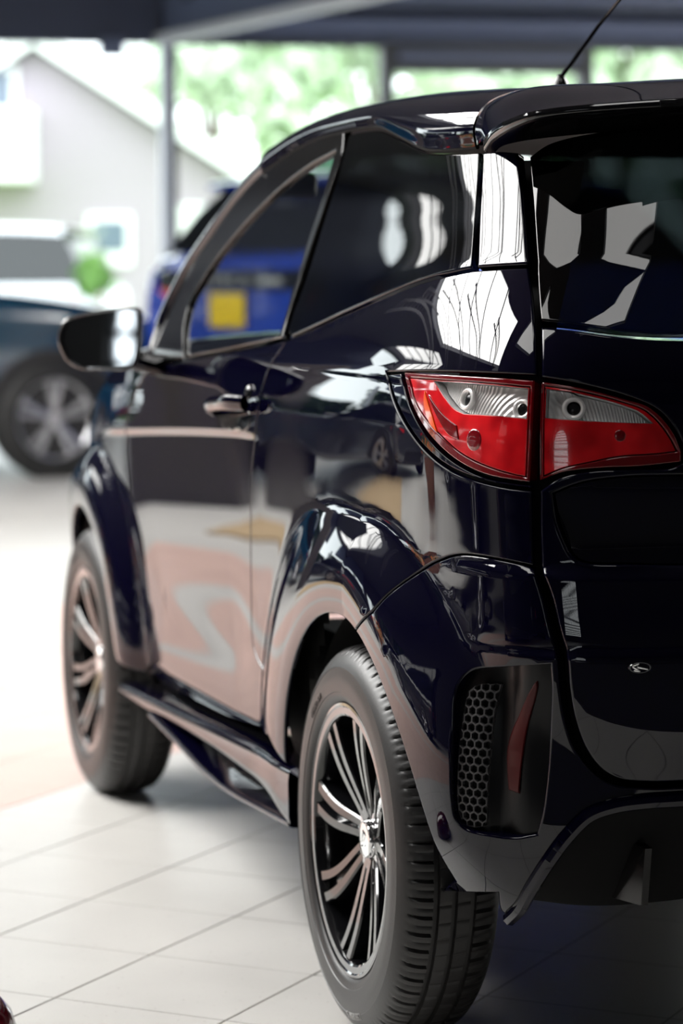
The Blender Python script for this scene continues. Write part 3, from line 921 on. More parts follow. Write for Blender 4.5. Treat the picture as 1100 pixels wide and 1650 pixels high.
# spoiler: from the roof gap to the overhanging lip
er = edge3[-1]
gapc = [np.array(p) for p in roof_section(er+np.array([0, -.010, 0]))]
lip = [np.array(p) for p in [(-.572, -.215, 1.304), (-.574, -.255, 1.318), (-.568, -.315, 1.330), (-.545, -.360, 1.339), (-.40, -.425, 1.352), (-.20, -.445, 1.360), (0, -.450, 1.362)]]
midc = []
for a, b in zip(gapc, lip):
    m_ = (a+b)/2; m_[2] = max(a[2], b[2])*.55+.45*(a[2]+b[2])/2+.002; midc.append(m_)
under = [l+np.array([.004, .004, -.014]) for l in lip]
inn = [np.array(p) for p in [(-.555, -.215, 1.288), (-.550, -.225, 1.296), (-.535, -.25, 1.302), (-.51, -.275, 1.306), (-.38, -.315, 1.318), (-.19, -.325, 1.325), (0, -.33, 1.327)]]
spoiler = patch('spoiler', [gapc, midc, lip], M['paint'], 8, 8, mirror=True)
sp_under = patch('spoiler_underside', [lip, [l+np.array([0, -.003, -.007]) for l in lip], under, inn], M['gloss_black'], 5, 8, mirror=True)
sp_under['label'] = 'gloss black underside of the spoiler'
# brake light strip under the lip
b = MB()
for sx in (1, -1):
    pts = [(sx*x, y-.006, z-.006) for x, y, z in catmull([lip[4], lip[5], lip[6]], 8)]
    b.tube(pts, .005, 6)
o = b.obj('lip_trim', M['gloss_black']); adopt(o)
# bevel strip in the gap
# windscreen
wl = catmull([P3(243, 586), P3(272, 495), P3(340, 380), P3(385, 322), P3(425, 280)], 5)
Gw = []
for p in wl:
    a = abs(p[0])-.012
    Gw.append([[x*a, p[1]+.02+.16*(1-x*x), p[2]+.012*(1-x*x)] for x in (-1, -.75, -.4, 0, .4, .75, 1)])
windscreen = patch('windscreen', Gw, M['door_glass'], 3, 4)
# bonnet
hood_e = [P3(240, 592)]+[S(*ysz(y, z)) for y, z in ((1.74, .955), (1.85, .925), (2.05, .86), (2.28, .775))]+[S(2.45, .62)]
Gh = []
for k, e in enumerate(hood_e):
    a = abs(e[0]); y = e[1]; z = e[2]; f = [.0, .02, .05, .08, .10, .10][k]
    Gh.append([[-a, y, z], [-a*.9, y+.01+f*.25, z+.022], [-a*.6, y+f*.8, z+.045], [-a*.3, y+f*1.1, z+.052], [0, y+f*1.2, z+.054]])
bonnet = patch('bonnet', Gh, M['paint'], 5, 5, mirror=True, flip=True)
# ------------------------------------------------------------------ sill and skirt
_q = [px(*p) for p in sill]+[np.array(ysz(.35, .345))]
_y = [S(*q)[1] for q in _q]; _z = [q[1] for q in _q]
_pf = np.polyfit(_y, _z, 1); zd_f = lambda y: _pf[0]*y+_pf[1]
ysk = np.linspace(.296, 1.655, 40)
Gs, Gk = [], []
zb_f = pchip([.30, .47, .81, 1.21, 1.45, 1.70], [.250, .274, .280, .274, .262, .268])
zl_f = pchip([.30, .47, .81, 1.2, 1.40], [.250, .241, .229, .254, .268])
for y in ysk:
    zd = float(zd_f(y))
    zb = float(zb_f(y))
    wx = .012*float(sm(.6, .35, y))
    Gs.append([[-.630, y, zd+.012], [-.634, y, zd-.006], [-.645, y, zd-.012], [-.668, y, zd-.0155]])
    Gk.append([[-.664-wx*.4, y, zd-.0150], [-.687-wx, y, zd-.0155], [-.696-wx, y, zd-.0185], [-.700-wx, y, zd-.027], [-.7005-wx, y, (zd-.027)*.5+zb*.5], [-.698-wx, y, zb+.006], [-.692-wx, y, zb], [-.665, y, zb+.003], [-.645, y, zb+.02]])
sill_shade_strip = patch('sill_shade_strip', Gs, M['gloss_black'], 2, 4)  # shade under the door edge put into a black strip
c = mirror_obj(sill_shade_strip); adopt(c)
skirt = patch('side_skirt', Gk, M['paint'], 2, 4)
skirt_r = mirror_obj(skirt); adopt(skirt_r)
# lower blade of the skirt and the dark scoop behind it
yb_ = np.linspace(.33, 1.36, 24)
Gb, Gc = [], []
for y in yb_:
    z0 = float(zl_f(y))
    Gb.append([[-.655, y, z0+.010], [-.690, y, z0+.006], [-.703, y, z0+.003], [-.704, y, z0-.003], [-.695, y, z0-.007], [-.60, y, z0-.009]])
    Gc.append([[-.672, y, .310], [-.660, y, .265], [-.655, y, .235]])
blade = patch('skirt_blade', Gb, M['paint'], 2, 4); c = mirror_obj(blade); adopt(c)
scoop = patch('skirt_scoop', Gc, M['gloss_black'], 2, 4); c = mirror_obj(scoop); adopt(c)
# ------------------------------------------------------------------ black gap backing, liners, underbody
sh = MB()  # black sheet behind the panels, stands in for shade in the gaps
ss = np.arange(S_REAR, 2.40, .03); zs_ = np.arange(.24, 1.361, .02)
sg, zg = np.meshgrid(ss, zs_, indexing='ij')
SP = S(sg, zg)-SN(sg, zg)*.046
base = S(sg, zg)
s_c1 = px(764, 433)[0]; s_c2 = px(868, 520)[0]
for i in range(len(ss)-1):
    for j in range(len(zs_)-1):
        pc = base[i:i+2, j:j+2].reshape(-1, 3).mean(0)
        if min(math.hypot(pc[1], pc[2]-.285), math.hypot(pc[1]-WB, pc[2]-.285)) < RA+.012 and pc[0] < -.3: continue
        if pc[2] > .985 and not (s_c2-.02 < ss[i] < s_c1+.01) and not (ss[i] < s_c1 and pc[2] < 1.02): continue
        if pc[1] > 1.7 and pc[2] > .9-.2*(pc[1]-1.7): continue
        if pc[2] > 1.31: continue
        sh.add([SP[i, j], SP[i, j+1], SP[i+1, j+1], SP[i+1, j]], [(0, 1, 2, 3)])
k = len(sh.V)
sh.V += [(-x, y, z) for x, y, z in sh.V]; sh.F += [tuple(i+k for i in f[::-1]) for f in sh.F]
o = sh.obj('gap_backing', M['matte_black']); adopt(o)
ub = MB().box((0, .98, .225), (.96, 1.96, .08), 0, .02)
o = ub.obj('underbody', M['matte_black']); adopt(o)
for cy in (0, WB):
    for sx in (-1, 1):
        wl_ = MB(); Gl = []
        for a in np.linspace(12, 170, 26):
            r = .347; yy = cy+r*math.cos(math.radians(a)); zz_ = .285+r*math.sin(math.radians(a))
            Gl.append([(sx*.664, yy, zz_), (sx*.58, yy, zz_), (sx*.45, yy, zz_), (sx*.45, cy, .285)])
        wl_.grid(np.array(Gl), sx > 0)
        o = wl_.obj('wheel_housing', M['matte_black']); adopt(o)
# ------------------------------------------------------------------ tail lamps
def PN(u, v, off=0.):
    q = px(u, v); n = SN(q[0], q[1]); p = S(q[0], q[1])+n*off
    t = S(q[0], q[1]+.002)-S(q[0], q[1]-.002); t /= np.linalg.norm(t)
    r = np.cross(t, n); return p, n, r, t        # right, up along the surface
def disc_ring(mb, p, n, r, t, R, rt, segs=28, ntube=8, ry=1.):
    V = []; Fc = []
    for i in range(segs):
        a = 2*math.pi*i/segs; dr = r*math.cos(a)+t*math.sin(a)*ry
        for j in range(ntube):
            b_ = 2*math.pi*j/ntube
            V.append(p+dr*(R+rt*math.cos(b_))+n*rt*math.sin(b_))
    for i in range(segs):
        for j in range(ntube):
            Fc.append((i*ntube+j, ((i+1) % segs)*ntube+j, ((i+1) % segs)*ntube+(j+1) % ntube, i*ntube+(j+1) % ntube))
    mb.add(V, Fc); return mb
def dome(mb, p, n, r, t, R, h, segs=24, rings=6):
    V = [p+n*h]; Fc = []
    for k in range(1, rings+1):
        a = math.pi/2*k/rings
        for i in range(segs):
            b_ = 2*math.pi*i/segs
            V.append(p+(r*math.cos(b_)+t*math.sin(b_))*R*math.sin(a)+n*h*math.cos(a))
    for i in range(segs): Fc.append((0, 1+i, 1+(i+1) % segs))
    for k in range(rings-1):
        for i in range(segs):
            Fc.append((1+k*segs+i, 1+(k+1)*segs+i, 1+(k+1)*segs+(i+1) % segs, 1+k*segs+(i+1) % segs))
    mb.add(V, Fc); return mb
def lamp(name, outer, inner, clear, extras, rings, bulb, wall_segs, label):
    oo, io, co = outline(outer), outline(inner), outline(clear)
    full = panel(name, oo, M['red_rim'], None, holes=[io], gap=.001, edge=.002, depth=.03, step=.008)
    full['label'] = label
    kids = [panel('red_lens', io, M['red_lens'], full, holes=[co], gap=.0004, edge=.0008, depth=.006, off=-.0012, step=.007)]
    kids.append(panel('lamp_reflector', co, M['lamp_silver'], full, gap=-.002, off=-.013, wall=False, step=.007))
    # side wall of the recess
    n = SN(co[:, 0], co[:, 1]); p = S(co[:, 0], co[:, 1])
    mbw = MB().grid(np.stack([np.vstack([p-n*.001, (p-n*.001)[:1]]), np.vstack([p-n*.022, (p-n*.022)[:1]])], 1))
    o = mbw.obj('reflector_wall', M['lamp_silver']); adopt(o, full); kids.append(o)
    kids.append(panel('clear_lens', co, M['clear_lens'], full, gap=.0, off=-.001, wall=False, step=.008))
    for nm, poly, mt, off in extras:
        kids.append(panel(nm, outline(poly), mt, full, gap=0, edge=.0006, depth=.003, off=off, step=.006))
    for (u, v, R) in rings:
        p_, n_, r_, t_ = PN(u, v, -.009)
        b_ = disc_ring(MB(), p_, n_, r_, t_, R, R*.27)
        o = b_.obj('bulb_ring', M['lamp_chrome']); adopt(o, full); kids.append(o)
        b_ = dome(MB(), p_-n_*.004, n_, r_, t_, R*.78, R*.35)
        o = b_.obj('bulb', M['alloy_dark']); adopt(o, full); kids.append(o)
    for (u, v, R) in bulb:
        p_, n_, r_, t_ = PN(u, v, -.002)
        o = dome(MB(), p_, n_, r_, t_, R, .0022).obj('round_lamp', M['red_dark']); adopt(o, full); kids.append(o)
    fr = mirror_obj(full); fr.parent = car; fr.matrix_parent_inverse = _inv; fr['label'] = label
    for k_ in kids:
        c_ = mirror_obj(k_, fr)
    return full
lamp('side_lamp', [[(650, 598), (720, 602), (800, 607), (862, 612)], [(862, 612), (858, 700), (854, 778)],
                   [(854, 778), (822, 774), (783, 766), (743, 748), (713, 725), (689, 699), (667, 662), (657, 634), (650, 598)]],
     [[(659, 609), (720, 613), (790, 618), (852, 624)], [(852, 624), (849, 700), (846, 768)],
      [(846, 768), (811, 760), (765, 743), (735, 725), (711, 703), (687, 677), (668, 645), (659, 609)]],
     [[(698, 614), (763, 618), (850, 626)], [(850, 626), (848, 674)], [(848, 674), (796, 669), (746, 666)], [(746, 666), (730, 658), (715, 640), (698, 614)]],
     [('amber_strip', [[(684, 630), (688, 645), (696, 670), (704, 697)], [(704, 697), (694, 686), (686, 668), (682, 648), (684, 630)]], M['orange_lens'], .0004),
      ('dark_slot', [[(690, 636), (702, 655), (718, 673), (735, 686)], [(735, 686), (738, 708)], [(738, 708), (722, 700), (706, 676), (696, 655), (690, 636)]], M['red_dark'], .0004)],
     [(744.5, 641, .0125), (836, 658, .011)], [(762, 709, .015)], None, 'red and clear outer tail lamp')
lamp('tailgate_lamp', [[(872, 614), (918, 621), (973, 633), (1009, 643), (1043, 653), (1066, 671), (1087, 698), (1099, 726)], [(1099, 726), (1099, 745)],
                       [(1099, 745), (1032, 752), (964, 755), (907, 762), (870, 775)], [(870, 775), (870, 700), (872, 614)]],
     [[(877, 622), (918, 628), (970, 639), (1005, 649), (1036, 660), (1058, 678), (1078, 704), (1090, 727)],
      [(1090, 727), (1055, 731), (998, 735), (952, 744), (907, 754), (875, 767)], [(875, 767), (875, 700), (877, 622)]],
     [[(880, 627), (918, 632), (964, 642), (1000, 652), (1030, 664), (1052, 682)], [(1052, 682), (986, 680), (918, 676), (878, 673)], [(878, 673), (879, 650), (880, 627)]],
     [('reverse_lamp_shade', [[(985, 682), (1030, 685), (1040, 705)], [(1040, 705), (1000, 716), (980, 722), (972, 708), (985, 682)]], M['orange_lens'], -.0050)],
     [(924, 657, .0125)], [(999, 702, .008)], None, 'red and clear inner tail lamp on the tailgate')
# painted surround between lamp and wing
bz = [[(624, 603), (646, 601)], [(646, 601), (653, 634), (663, 662), (685, 701), (709, 728), (740, 751), (781, 770), (821, 778), (855, 782)], [(855, 782), (856, 787)],
      [(856, 787), (810, 781), (766, 770), (722, 751), (683, 719), (653, 677), (635, 638), (624, 603)]]
panel('lamp_surround', bz, M['paint'], None, twin=True, gap=.001, edge=.0015, step=.006)
# ------------------------------------------------------------------ bumper pocket: honeycomb, red reflector
sL, sR = px(733, 1210)[0], px(884, 1210)[0]
def pdepth(s, z):
    t = (np.asarray(s)-sL)/(sR-sL)
    return -(.0065+.009*(1-sm(.0, .9, t))+.012*np.exp(-((t-.50)/.16)**2))
pk, pk_r = panel('bumper_pocket', pocket, M['pocket_black'], None, twin=True, gap=-.004, edge=.001, depth=.002, off=pdepth, step=.007)
gp = outline([[(747, 1114), (762, 1104), (783, 1102), (797, 1105)], [(797, 1105), (790, 1144), (785, 1200), (781, 1257), (779, 1334)],
              [(779, 1334), (756, 1336), (741, 1331), (732, 1313), (731, 1238), (736, 1181), (740, 1150), (747, 1114)]])
def honeycomb(poly, pitch=.0128, wall=.17):
    if area2(poly) < 0: poly = poly[::-1]
    lo, hi = poly.min(0), poly.max(0); mb = MB()
    # scale of s in metres here
    sc = np.linalg.norm(S(poly[:, 0].mean()+.01, poly[:, 1].mean())-S(poly[:, 0].mean()-.01, poly[:, 1].mean()))/.02
    R = pitch/math.sqrt(3)
    def clampp(p):
        if inside(poly, p[None])[0]: return p
        best = None
        for a, b_ in zip(poly, np.roll(poly, -1, 0)):
            ab = b_-a; t = min(1, max(0, ((p-a)@ab)/(ab@ab+1e-15))); c_ = a+ab*t
            d_ = np.linalg.norm(p-c_)
            if best is None or d_ < best[0]: best = (d_, c_)
        return best[1]
    row = 0; z = lo[1]-R
    P = lambda q, d_: S(q[0], q[1])+SN(q[0], q[1])*(float(pdepth(q[0], q[1]))+d_)
    while z < hi[1]+R:
        s0 = lo[0]-pitch+(pitch/2/sc if row % 2 else 0)
        while s0 < hi[0]+pitch:
            c_ = np.array([s0, z])
            if inside(poly, c_[None])[0] or dist_poly(poly, c_[None])[0] < pitch*.35:
                H = [np.array([R*math.sin(math.pi/3*k_)/sc, R*math.cos(math.pi/3*k_)]) for k_ in range(6)]
                o_ = [P(clampp(c_+h_), .006) for h_ in H]
                i_ = [P(clampp(c_+h_*(1-wall)), .006) for h_ in H]
                d1 = [P(clampp(c_+h_*(1-wall*1.5)), .0005) for h_ in H]
                V = o_+i_+d1
                Fc = [(k_, (k_+1) % 6, 6+(k_+1) % 6, 6+k_) for k_ in range(6)]+[(6+k_, 6+(k_+1) % 6, 12+(k_+1) % 6, 12+k_) for k_ in range(6)]
                mb.add(V, [f[::-1] for f in Fc])
            s0 += pitch/sc
        z += pitch*math.sqrt(3)/2; row += 1
    return mb
M['grille'] = mat('grey_grille_plastic', (.055, .053, .056), .5)
hc = honeycomb(gp).obj('honeycomb_grille', M['grille'], sharp=30); adopt(hc, pk); hc.data.flip_normals()
hc['label'] = 'dark grey honeycomb vent grille'
hb = panel('grille_back', gp, M['matte_black'], pk, off=lambda s, z: pdepth(s, z)+.0006, gap=0, wall=False)
rl = panel('red_reflector', [[(862, 1098), (848, 1120), (831, 1155), (816, 1185), (809, 1212), (810, 1250), (813, 1277)], [(813, 1277), (834, 1281)],
                             [(834, 1281), (839, 1230), (848, 1172), (864, 1106), (862, 1098)]], M['red_reflector'], pk, off=lambda s, z: pdepth(s, z)+.003, gap=0, edge=.0015, depth=.004)
for k_ in (hc, hb, rl):
    mirror_obj(k_, pk_r)
# ------------------------------------------------------------------ diffuser, lip, emblem, lock
dlo = [skirt_arch[:-1]+[(826, 1470)], [(826, 1470), ('x', -.60, .235)], [('x', -.60, .235), ('s', S_REAR-.03, .235)], [('s', S_REAR-.03, .235), ('s', S_REAR-.03, .437)]]
dif = panel('diffuser', dlo, M['matte_black'], None, mirror=True, off=lambda s, z: -.030-.10*np.clip(.40-z, 0, .2), gap=-.002, wall=False, step=.012)
la = outline([skirt_arch, [(822, 1478), (823, 1477)]])[:-2]
lb = MB(); 
for sx in (1, -1):
    lb.tube([S(*q)*[sx, 1, 1]+SN(*q)*[sx, 1, 1]*(.003) for q in la], .010, 8)
lb2 = MB()
for sx in (1, -1):
    lb2.tube([(S(*q)-SN(*q)*.016+np.array([0, 0, -.012]))*[sx, 1, 1] for q in la], .0055, 8)
o = lb.obj('diffuser_lip', M['paint']); adopt(o)
o = lb2.obj('diffuser_edge', M['gloss_black']); adopt(o)
def fin(u, v, h):
    q = px(u, v); p = S(*q)
    return MB().prism([(p[0]-.012, -.36), (p[0]+.006, -.50), (p[0]+.012, -.36)], p[2]-h, p[2])
for (u, v, h) in ((1050, 1365, .085),):
    q = px(u, v); p = S(*q)
    for sx in (-1, 1):
        b_ = MB(); x0 = abs(p[0])*sx
        V = [(x0-.016, -.40, p[2]), (x0+.010, -.40, p[2]), (x0+.004, -.475, p[2]-.004), (x0-.006, -.475, p[2]-.004),
             (x0-.030, -.38, p[2]-h), (x0+.010, -.38, p[2]-h), (x0+.006, -.458, p[2]-h), (x0-.004, -.458, p[2]-h)]
        b_.add(V, [(0, 3, 2, 1), (4, 5, 6, 7), (0, 1, 5, 4), (1, 2, 6, 5), (2, 3, 7, 6), (3, 0, 4, 7)])
        o = b_.obj('diffuser_fin', M['satin_black'], smooth=False); adopt(o)
p_, n_, r_, t_ = PN(1030, 1075, .003)
em = MB(); disc_ring(em, p_, n_, r_*1.0, t_, .0135, .0014, 32, 6, .50)
for a, b_ in (((-.010, .003), (-.002, .0055)), ((-.010, .002), (-.001, -.004)), ((-.003, .005), (-.006, -.004)), ((-.004, .0012), (.010, -.002)), ((-.008, -.003), (.0, -.0045))):
    em.tube([p_+r_*a[0]+t_*a[1], p_+(r_*(a[0]+b_[0])+t_*(a[1]+b_[1]))/2+n_*.001, p_+r_*b_[0]+t_*b_[1]], .0013, 6)
o = em.obj('badge', M['chrome']); adopt(o); o['label'] = 'small oval chrome badge'
# ------------------------------------------------------------------ aerial
ap = at_y(903, 128, .32); ap[2] = float(zt_f(.32))+.010
mbA = MB(); mbA.tube([ap+[0, 0, -.01], ap+[0, 0, .008], ap+[0, 0, .02]], [.016, .012, .005], 12)
tip = viewpt(1030, -40, np.dot(ap-CAM, C_F)-.28)
o = mbA.obj('aerial_base', M['satin_black']); adopt(o)
o = MB().tube([ap+[0, 0, .015], (ap+tip)/2+[0, 0, .012], tip], [.0035, .0028, .002], 8).obj('aerial', M['satin_black']); adopt(o)
# ------------------------------------------------------------------ door handle
def ph(u, v, off): return PN(u, v, off)[0]
hb_ = MB(); 
hn = SN(*px(378, 655)); 
hp = [px(348, 660), px(362, 657), px(380, 655), px(396, 653), px(408, 652)]
offs = [.006, .030, .034, .033, .016]
sec = []
for q, of in zip(hp, offs):
    c_ = S(*q)+SN(*q)*of; n_ = SN(*q); t_ = np.array([0, 0, 1.])
    sec.append([c_+n_*(.008*math.cos(a))+t_*(.0135*math.sin(a)) for a in np.linspace(0, 2*math.pi, 13)])
Gd = np.array(sec)
A_ = np.stack([catmull(Gd[:, j], 6) for j in range(13)], 1)
hb_.grid(A_, False)
o = hb_.obj('door_handle', M['paint']); adopt(o); c = mirror_obj(o); adopt(c)
hr = panel('handle_shade_patch', [[(352, 672), (370, 664), (392, 662), (404, 668), (402, 686), (385, 697), (362, 690), (352, 672)]], M['gloss_black'], None, twin=True, off=.0015, gap=0, edge=.002, depth=.004, step=.008)  # flat black patch stands in for the shaded hollow under the handle
p_, n_, r_, t_ = PN(402, 632, .0)
o = dome(MB(), p_, n_, r_, t_, .014, .008).obj('door_lock', M['gloss_black']); adopt(o); c = mirror_obj(o); adopt(c)
# ------------------------------------------------------------------ door mirror
mc = viewpt(161, 546, 5.12)
mf = -C_F.copy(); mf[2] = 0; mf /= np.linalg.norm(mf)
mr = np.array([-mf[1], mf[0], 0.]); mr = mr if mr@C_R > 0 else -mr
mk = 5.12/F_PX
mo = [(92, 548), (95, 530), (104, 515), (125, 507), (165, 499), (205, 496), (226, 497), (230, 506), (228, 540), (223, 575), (216, 592), (205, 597), (165, 597), (128, 595), (108, 584), (98, 568)]
mo2 = catmull(np.array(mo, float), 4, True)
def mpt(u, v, depth, sc=1.): return mc+mr*(u-161)*mk*sc+np.array([0, 0, 1.])*(546-v)*mk*sc+(-mf)*depth
Gm = []
for dep, sc in ((.004, .90), (-.004, .955), (-.002, .99), (.006, 1.0), (.03, .985), (.06, .90), (.085, .72), (.10, .45), (.105, .02)):
    ring = [mpt(u, v, dep, sc) for u, v in mo2]; Gm.append(ring+ring[:1])
o = MB().grid(np.array(Gm), True).obj('mirror_housing', M['satin_black'], sharp=60); adopt(o)
M['mirror_shell'] = mat('grey_black_mirror_shell', (.045, .042, .042), .22, 0, .5)
o.data.materials[0] = M['mirror_shell']
def mtilt(u, v): return .006-.10*((u-161)*mk*.905)*1.0+.045*((546-v)*mk*.905)*-1.0*-1.0
ring = [mpt(u, v, mtilt(u, v), .905) for u, v in mo2]
g_ = MB().add([mpt(161, 546, .006)]+ring, [(0, 1+(i+1) % len(ring), 1+i) for i in range(len(ring))]).obj('mirror_glass', M['mirror_glass'], smooth=False); adopt(g_, o); g_.parent = o
a0 = mpt(222, 580, .03); a1 = P3(247, 586)+np.array([.02, 0, -.004])
arm = MB().tube([a0+np.array([-.02, 0, .004]), (a0+a1)/2+[0, 0, -.004], a1], [.020, .020, .024], 10).obj('mirror_arm', M['satin_black']); adopt(arm)
om = mirror_obj(o); adopt(om); mirror_obj(g_, om); c = mirror_obj(arm); adopt(c)
# ------------------------------------------------------------------ cabin
db = MB(); Gd = []
for x in np.linspace(-.56, .56, 13):
    f = 1-(x/.56)**2
    Gd.append([[x, 1.62+.10*f, .90], [x, 1.60+.10*f, .955], [x, 1.45, .965+.01*f], [x, 1.30, .95], [x, 1.255, .90], [x, 1.30, .72], [x, 1.36, .45]])
o = patch('dashboard', Gd, M['cabin'], 2, 5); 
for sx in (-1, 1):
    sb = MB().box((sx*.29, .78, .42), (.44, .46, .14), 0, .05)
    o = sb.obj('seat_cushion', M['seat']); adopt(o)
    Gb = []
    for z in np.linspace(0, 1, 7):
        yy = .60-.20*z; zz_ = .44+.44*z; w_ = .215*(1-.25*z*z); th = .055*(1-.3*z)
        Gb.append([(sx*.29+w_*math.cos(a), yy+th*math.sin(a), zz_) for a in np.linspace(0, 2*math.pi, 17)])
    o = MB().grid(np.array(Gb)).obj('seat_back', M['seat']); adopt(o)
sw = MB(); cpt = np.array([-.28, 1.16, .80]); nrm = np.array([0, -.88, .47]); rr_ = np.array([1., 0, 0]); tt_ = np.cross(nrm, rr_)
disc_ring(sw, cpt, nrm, rr_, tt_, .165, .013, 36, 8)
for a in (200, 340, 270): sw.tube([cpt, cpt+(rr_*math.cos(math.radians(a))+tt_*math.sin(math.radians(a)))*.16], .012, 6)
o = sw.obj('steering_wheel', M['cabin']); adopt(o)
rm = at_y(468, 299, 1.02)
o = MB().box(rm, (.10, .03, .045), .15, .012).obj('interior_mirror', M['satin_black']); adopt(o)
hl = []
for e in edge3:
    y = e[1]; zt = float(zt_f(y))-.03
    hl.append([[-.50, y, e[2]+.005], [-.40, y, zt-.006], [0, y, zt]])
o = patch('headliner', hl, M['cabin'], 2, 4, mirror=True)
bk = MB().box((0, -.02, .86), (1.0, .03, .30), 0, .01).obj('rear_panel', M['cabin']); adopt(bk)
# ------------------------------------------------------------------ wheels
M['sidewall_text'] = mat('sidewall_lettering', (.45, .44, .43), .5)
def text_mesh(txt, size, m, name='lettering', depth=.001, space=1.):
    cu = bpy.data.curves.new(name, 'FONT'); cu.body = txt; cu.size = size; cu.extrude = depth; cu.align_x = 'CENTER'; cu.space_character = space
    cu.resolution_u = 3
    ob = bpy.data.objects.new(name, cu); COL.objects.link(ob)
    bpy.context.view_layer.update()
    me = bpy.data.meshes.new_from_object(ob.evaluated_get(bpy.context.evaluated_depsgraph_get()))
    bpy.data.objects.remove(ob); bpy.data.curves.remove(cu)
    me.materials.clear(); me.materials.append(m)
    o = bpy.data.objects.new(name, me); COL.objects.link(o)
    return o
def lathe(prof, n, fn=None):
    """profile of (a, r); a along the axle outwards, returns grid"""
    G = []
    for i in range(n+1):
        th = 2*math.pi*i/n
        G.append([(a, r*math.cos(th), r*math.sin(th)) for a, r in prof])
    return np.array(G)
def build_wheel(fine=True):
    """wheel standing at the origin, axle along x, outer face towards -x"""
    prof = [(0, .0)]
    rimp = [(-.150, .196), (-.140, .188), (-.110, .180), (-.060, .178), (-.030, .180), (-.016, .1815), (-.0105, .1835), (-.0085, .1865), (-.0080, .196), (-.0062, .1985), (-.0068, .2025), (-.012, .2045), (-.02, .2045)]
    b_ = MB().grid(lathe(rimp, 96 if fine else 40), False)
    # spokes: eight, each with two ribs and a groove between them
    for k_ in range(8):
        th0 = math.radians(11+45*k_)
        secs = []
        for q in np.linspace(0, 1, 11):
            r = .030+.156*q
            a = -.030-.012*(1-q)**2+.018*q**1.5
            sweep = -.16*math.sin(math.pi*q)*.55
            w_ = .0155+.0125*q**1.2
            gr = w_*(.14+.22*q); gd = .013*min(1, max(0, (q-.12)*5))
            dp = .040+.010*(1-q)
            sec_ = [(-w_, -dp), (-w_, -.003), (-w_+.0025, 0), (-gr-.001, 0), (-gr*.8, -gd), (gr*.8, -gd), (gr+.001, 0), (w_-.0025, 0), (w_, -.003), (w_, -dp)]
            th = th0+sweep
            er_ = np.array([math.cos(th), math.sin(th)]); et = np.array([-math.sin(th), math.cos(th)])
            secs.append([(a+h_, *(er_*r+et*t__)) for t__, h_ in sec_])
        b_.grid(np.array(secs), True)
    b_.grid(lathe([(-.075, .050), (-.048, .050), (-.044, .046), (-.043, .031)], 40), True)
    b_.xf(lambda v: (-v[0], v[1], v[2]))
    rim = b_.obj('wheel', M['alloy'], sharp=28)
    bar = MB().grid(lathe([(-.15, .03), (-.148, .187)], 40)).grid(lathe([(-.085, .02), (-.085, .130), (-.097, .130), (-.097, .02)], 40))
    bar.xf(lambda v: (-v[0], v[1], v[2]))
    kids = [bar.obj('brake_disc', M['iron'])]
    cap = MB().tube([(-.060, 0, 0), (-.036, 0, 0), (-.0335, 0, 0)], [.0285, .0285, .0270], 36)
    ax_ = np.array([1., 0, 0]); dome(cap, np.array([-.0335, 0, 0]), ax_, np.array([0, 1., 0]), np.array([0, 0, 1.]), .0262, .0022, 36, 6)
    for a, b2 in (((-.012, .008), (.0, .013)), ((-.012, .008), (-.004, -.004)), ((0., .012), (.004, -.002)), ((-.006, .0), (.012, -.008)), ((-.010, -.008), (.006, -.011))):
        cap.tube([(-.0318, a[0], a[1]), (-.0312, (a[0]+b2[0])/2, (a[1]+b2[1])/2), (-.0318, b2[0], b2[1])], .0012, 6)
    cap.xf(lambda v: (-v[0], v[1], v[2]))
    o_ = cap.obj('hub_cap', M['chrome'], sharp=40); o_['label'] = 'round chrome hub cap'; kids.append(o_)
    for a in (33, 123, 213, 303):
        ca, sa = math.cos(math.radians(a)), math.sin(math.radians(a))
        nb_ = MB().tube([(-.060, .0435*ca, .0435*sa), (-.045, .0435*ca, .0435*sa), (-.040, .0435*ca, .0435*sa)], [.008, .008, .006], 6)
        nb_.xf(lambda v: (-v[0], v[1], v[2]))
        kids.append(nb_.obj('lug_nut', M['silver'], sharp=30))
    # tyre
    half = [(-.014, .2005), (-.009, .2035), (-.004, .209), (-.0015, .216), (-.0015, .2185), (-.0003, .2195), (0, .232), (-.0005, .243), (-.003, .252), (-.0032, .2545), (-.0022, .2555), (-.005, .262), (-.009, .2685), (-.013, .2735)]
    W = .157
    tread = [(-.0165, .2775), (-.0205, .2810), (-.026, .2842), (-.033, .2866), (-.040, .2881), (-.0465, .2890), (-.0475, .2820), (-.0545, .2820), (-.0555, .2898), (-.0655, .2905),
             (-.0725, .2908), (-.0735, .2830), (-.0805, .2830), (-.0815, .2908), (-.0915, .2903), (-.1005, .2898), (-.1015, .2822), (-.1085, .2822), (-.1095, .2888), (-.117, .2878), (-.125, .2860), (-.132, .2835), (-.138, .2800)]
    inner = [(-W-a, r) for a, r in half[::-1]]
    prof = half+tread+inner
    NS = 68; sub = 8 if fine else 1
    n = NS*sub
    G = []
    pa = np.array(prof)
    for i in range(n+1):
        th = 2*math.pi*i/n; ph_ = i % sub
        row = []
        for a, r in prof:
            rr2 = r
            if fine and -.142 < a < -.0125 and r > .2765:
                sl = 0.
                if a > -.047 or a < -.109:      # shoulder blocks: one wide sipe per pitch
                    sl = .0055 if ph_ in (0,) else (.0018 if ph_ == 4 else 0)
                    if a > -.024 or a < -.133: sl *= .6
                elif abs(r-.29) < .003:
                    sl = .0014 if ph_ == 3 else 0
                rr2 = r-sl
            th2 = th+(.010*math.sin((a+.08)*40))
            row.append((a, rr2*math.cos(th2), rr2*math.sin(th2)))
        G.append(row)
    ty = MB().grid(np.array(G), False); ty.xf(lambda v: (-v[0], v[1], v[2]))
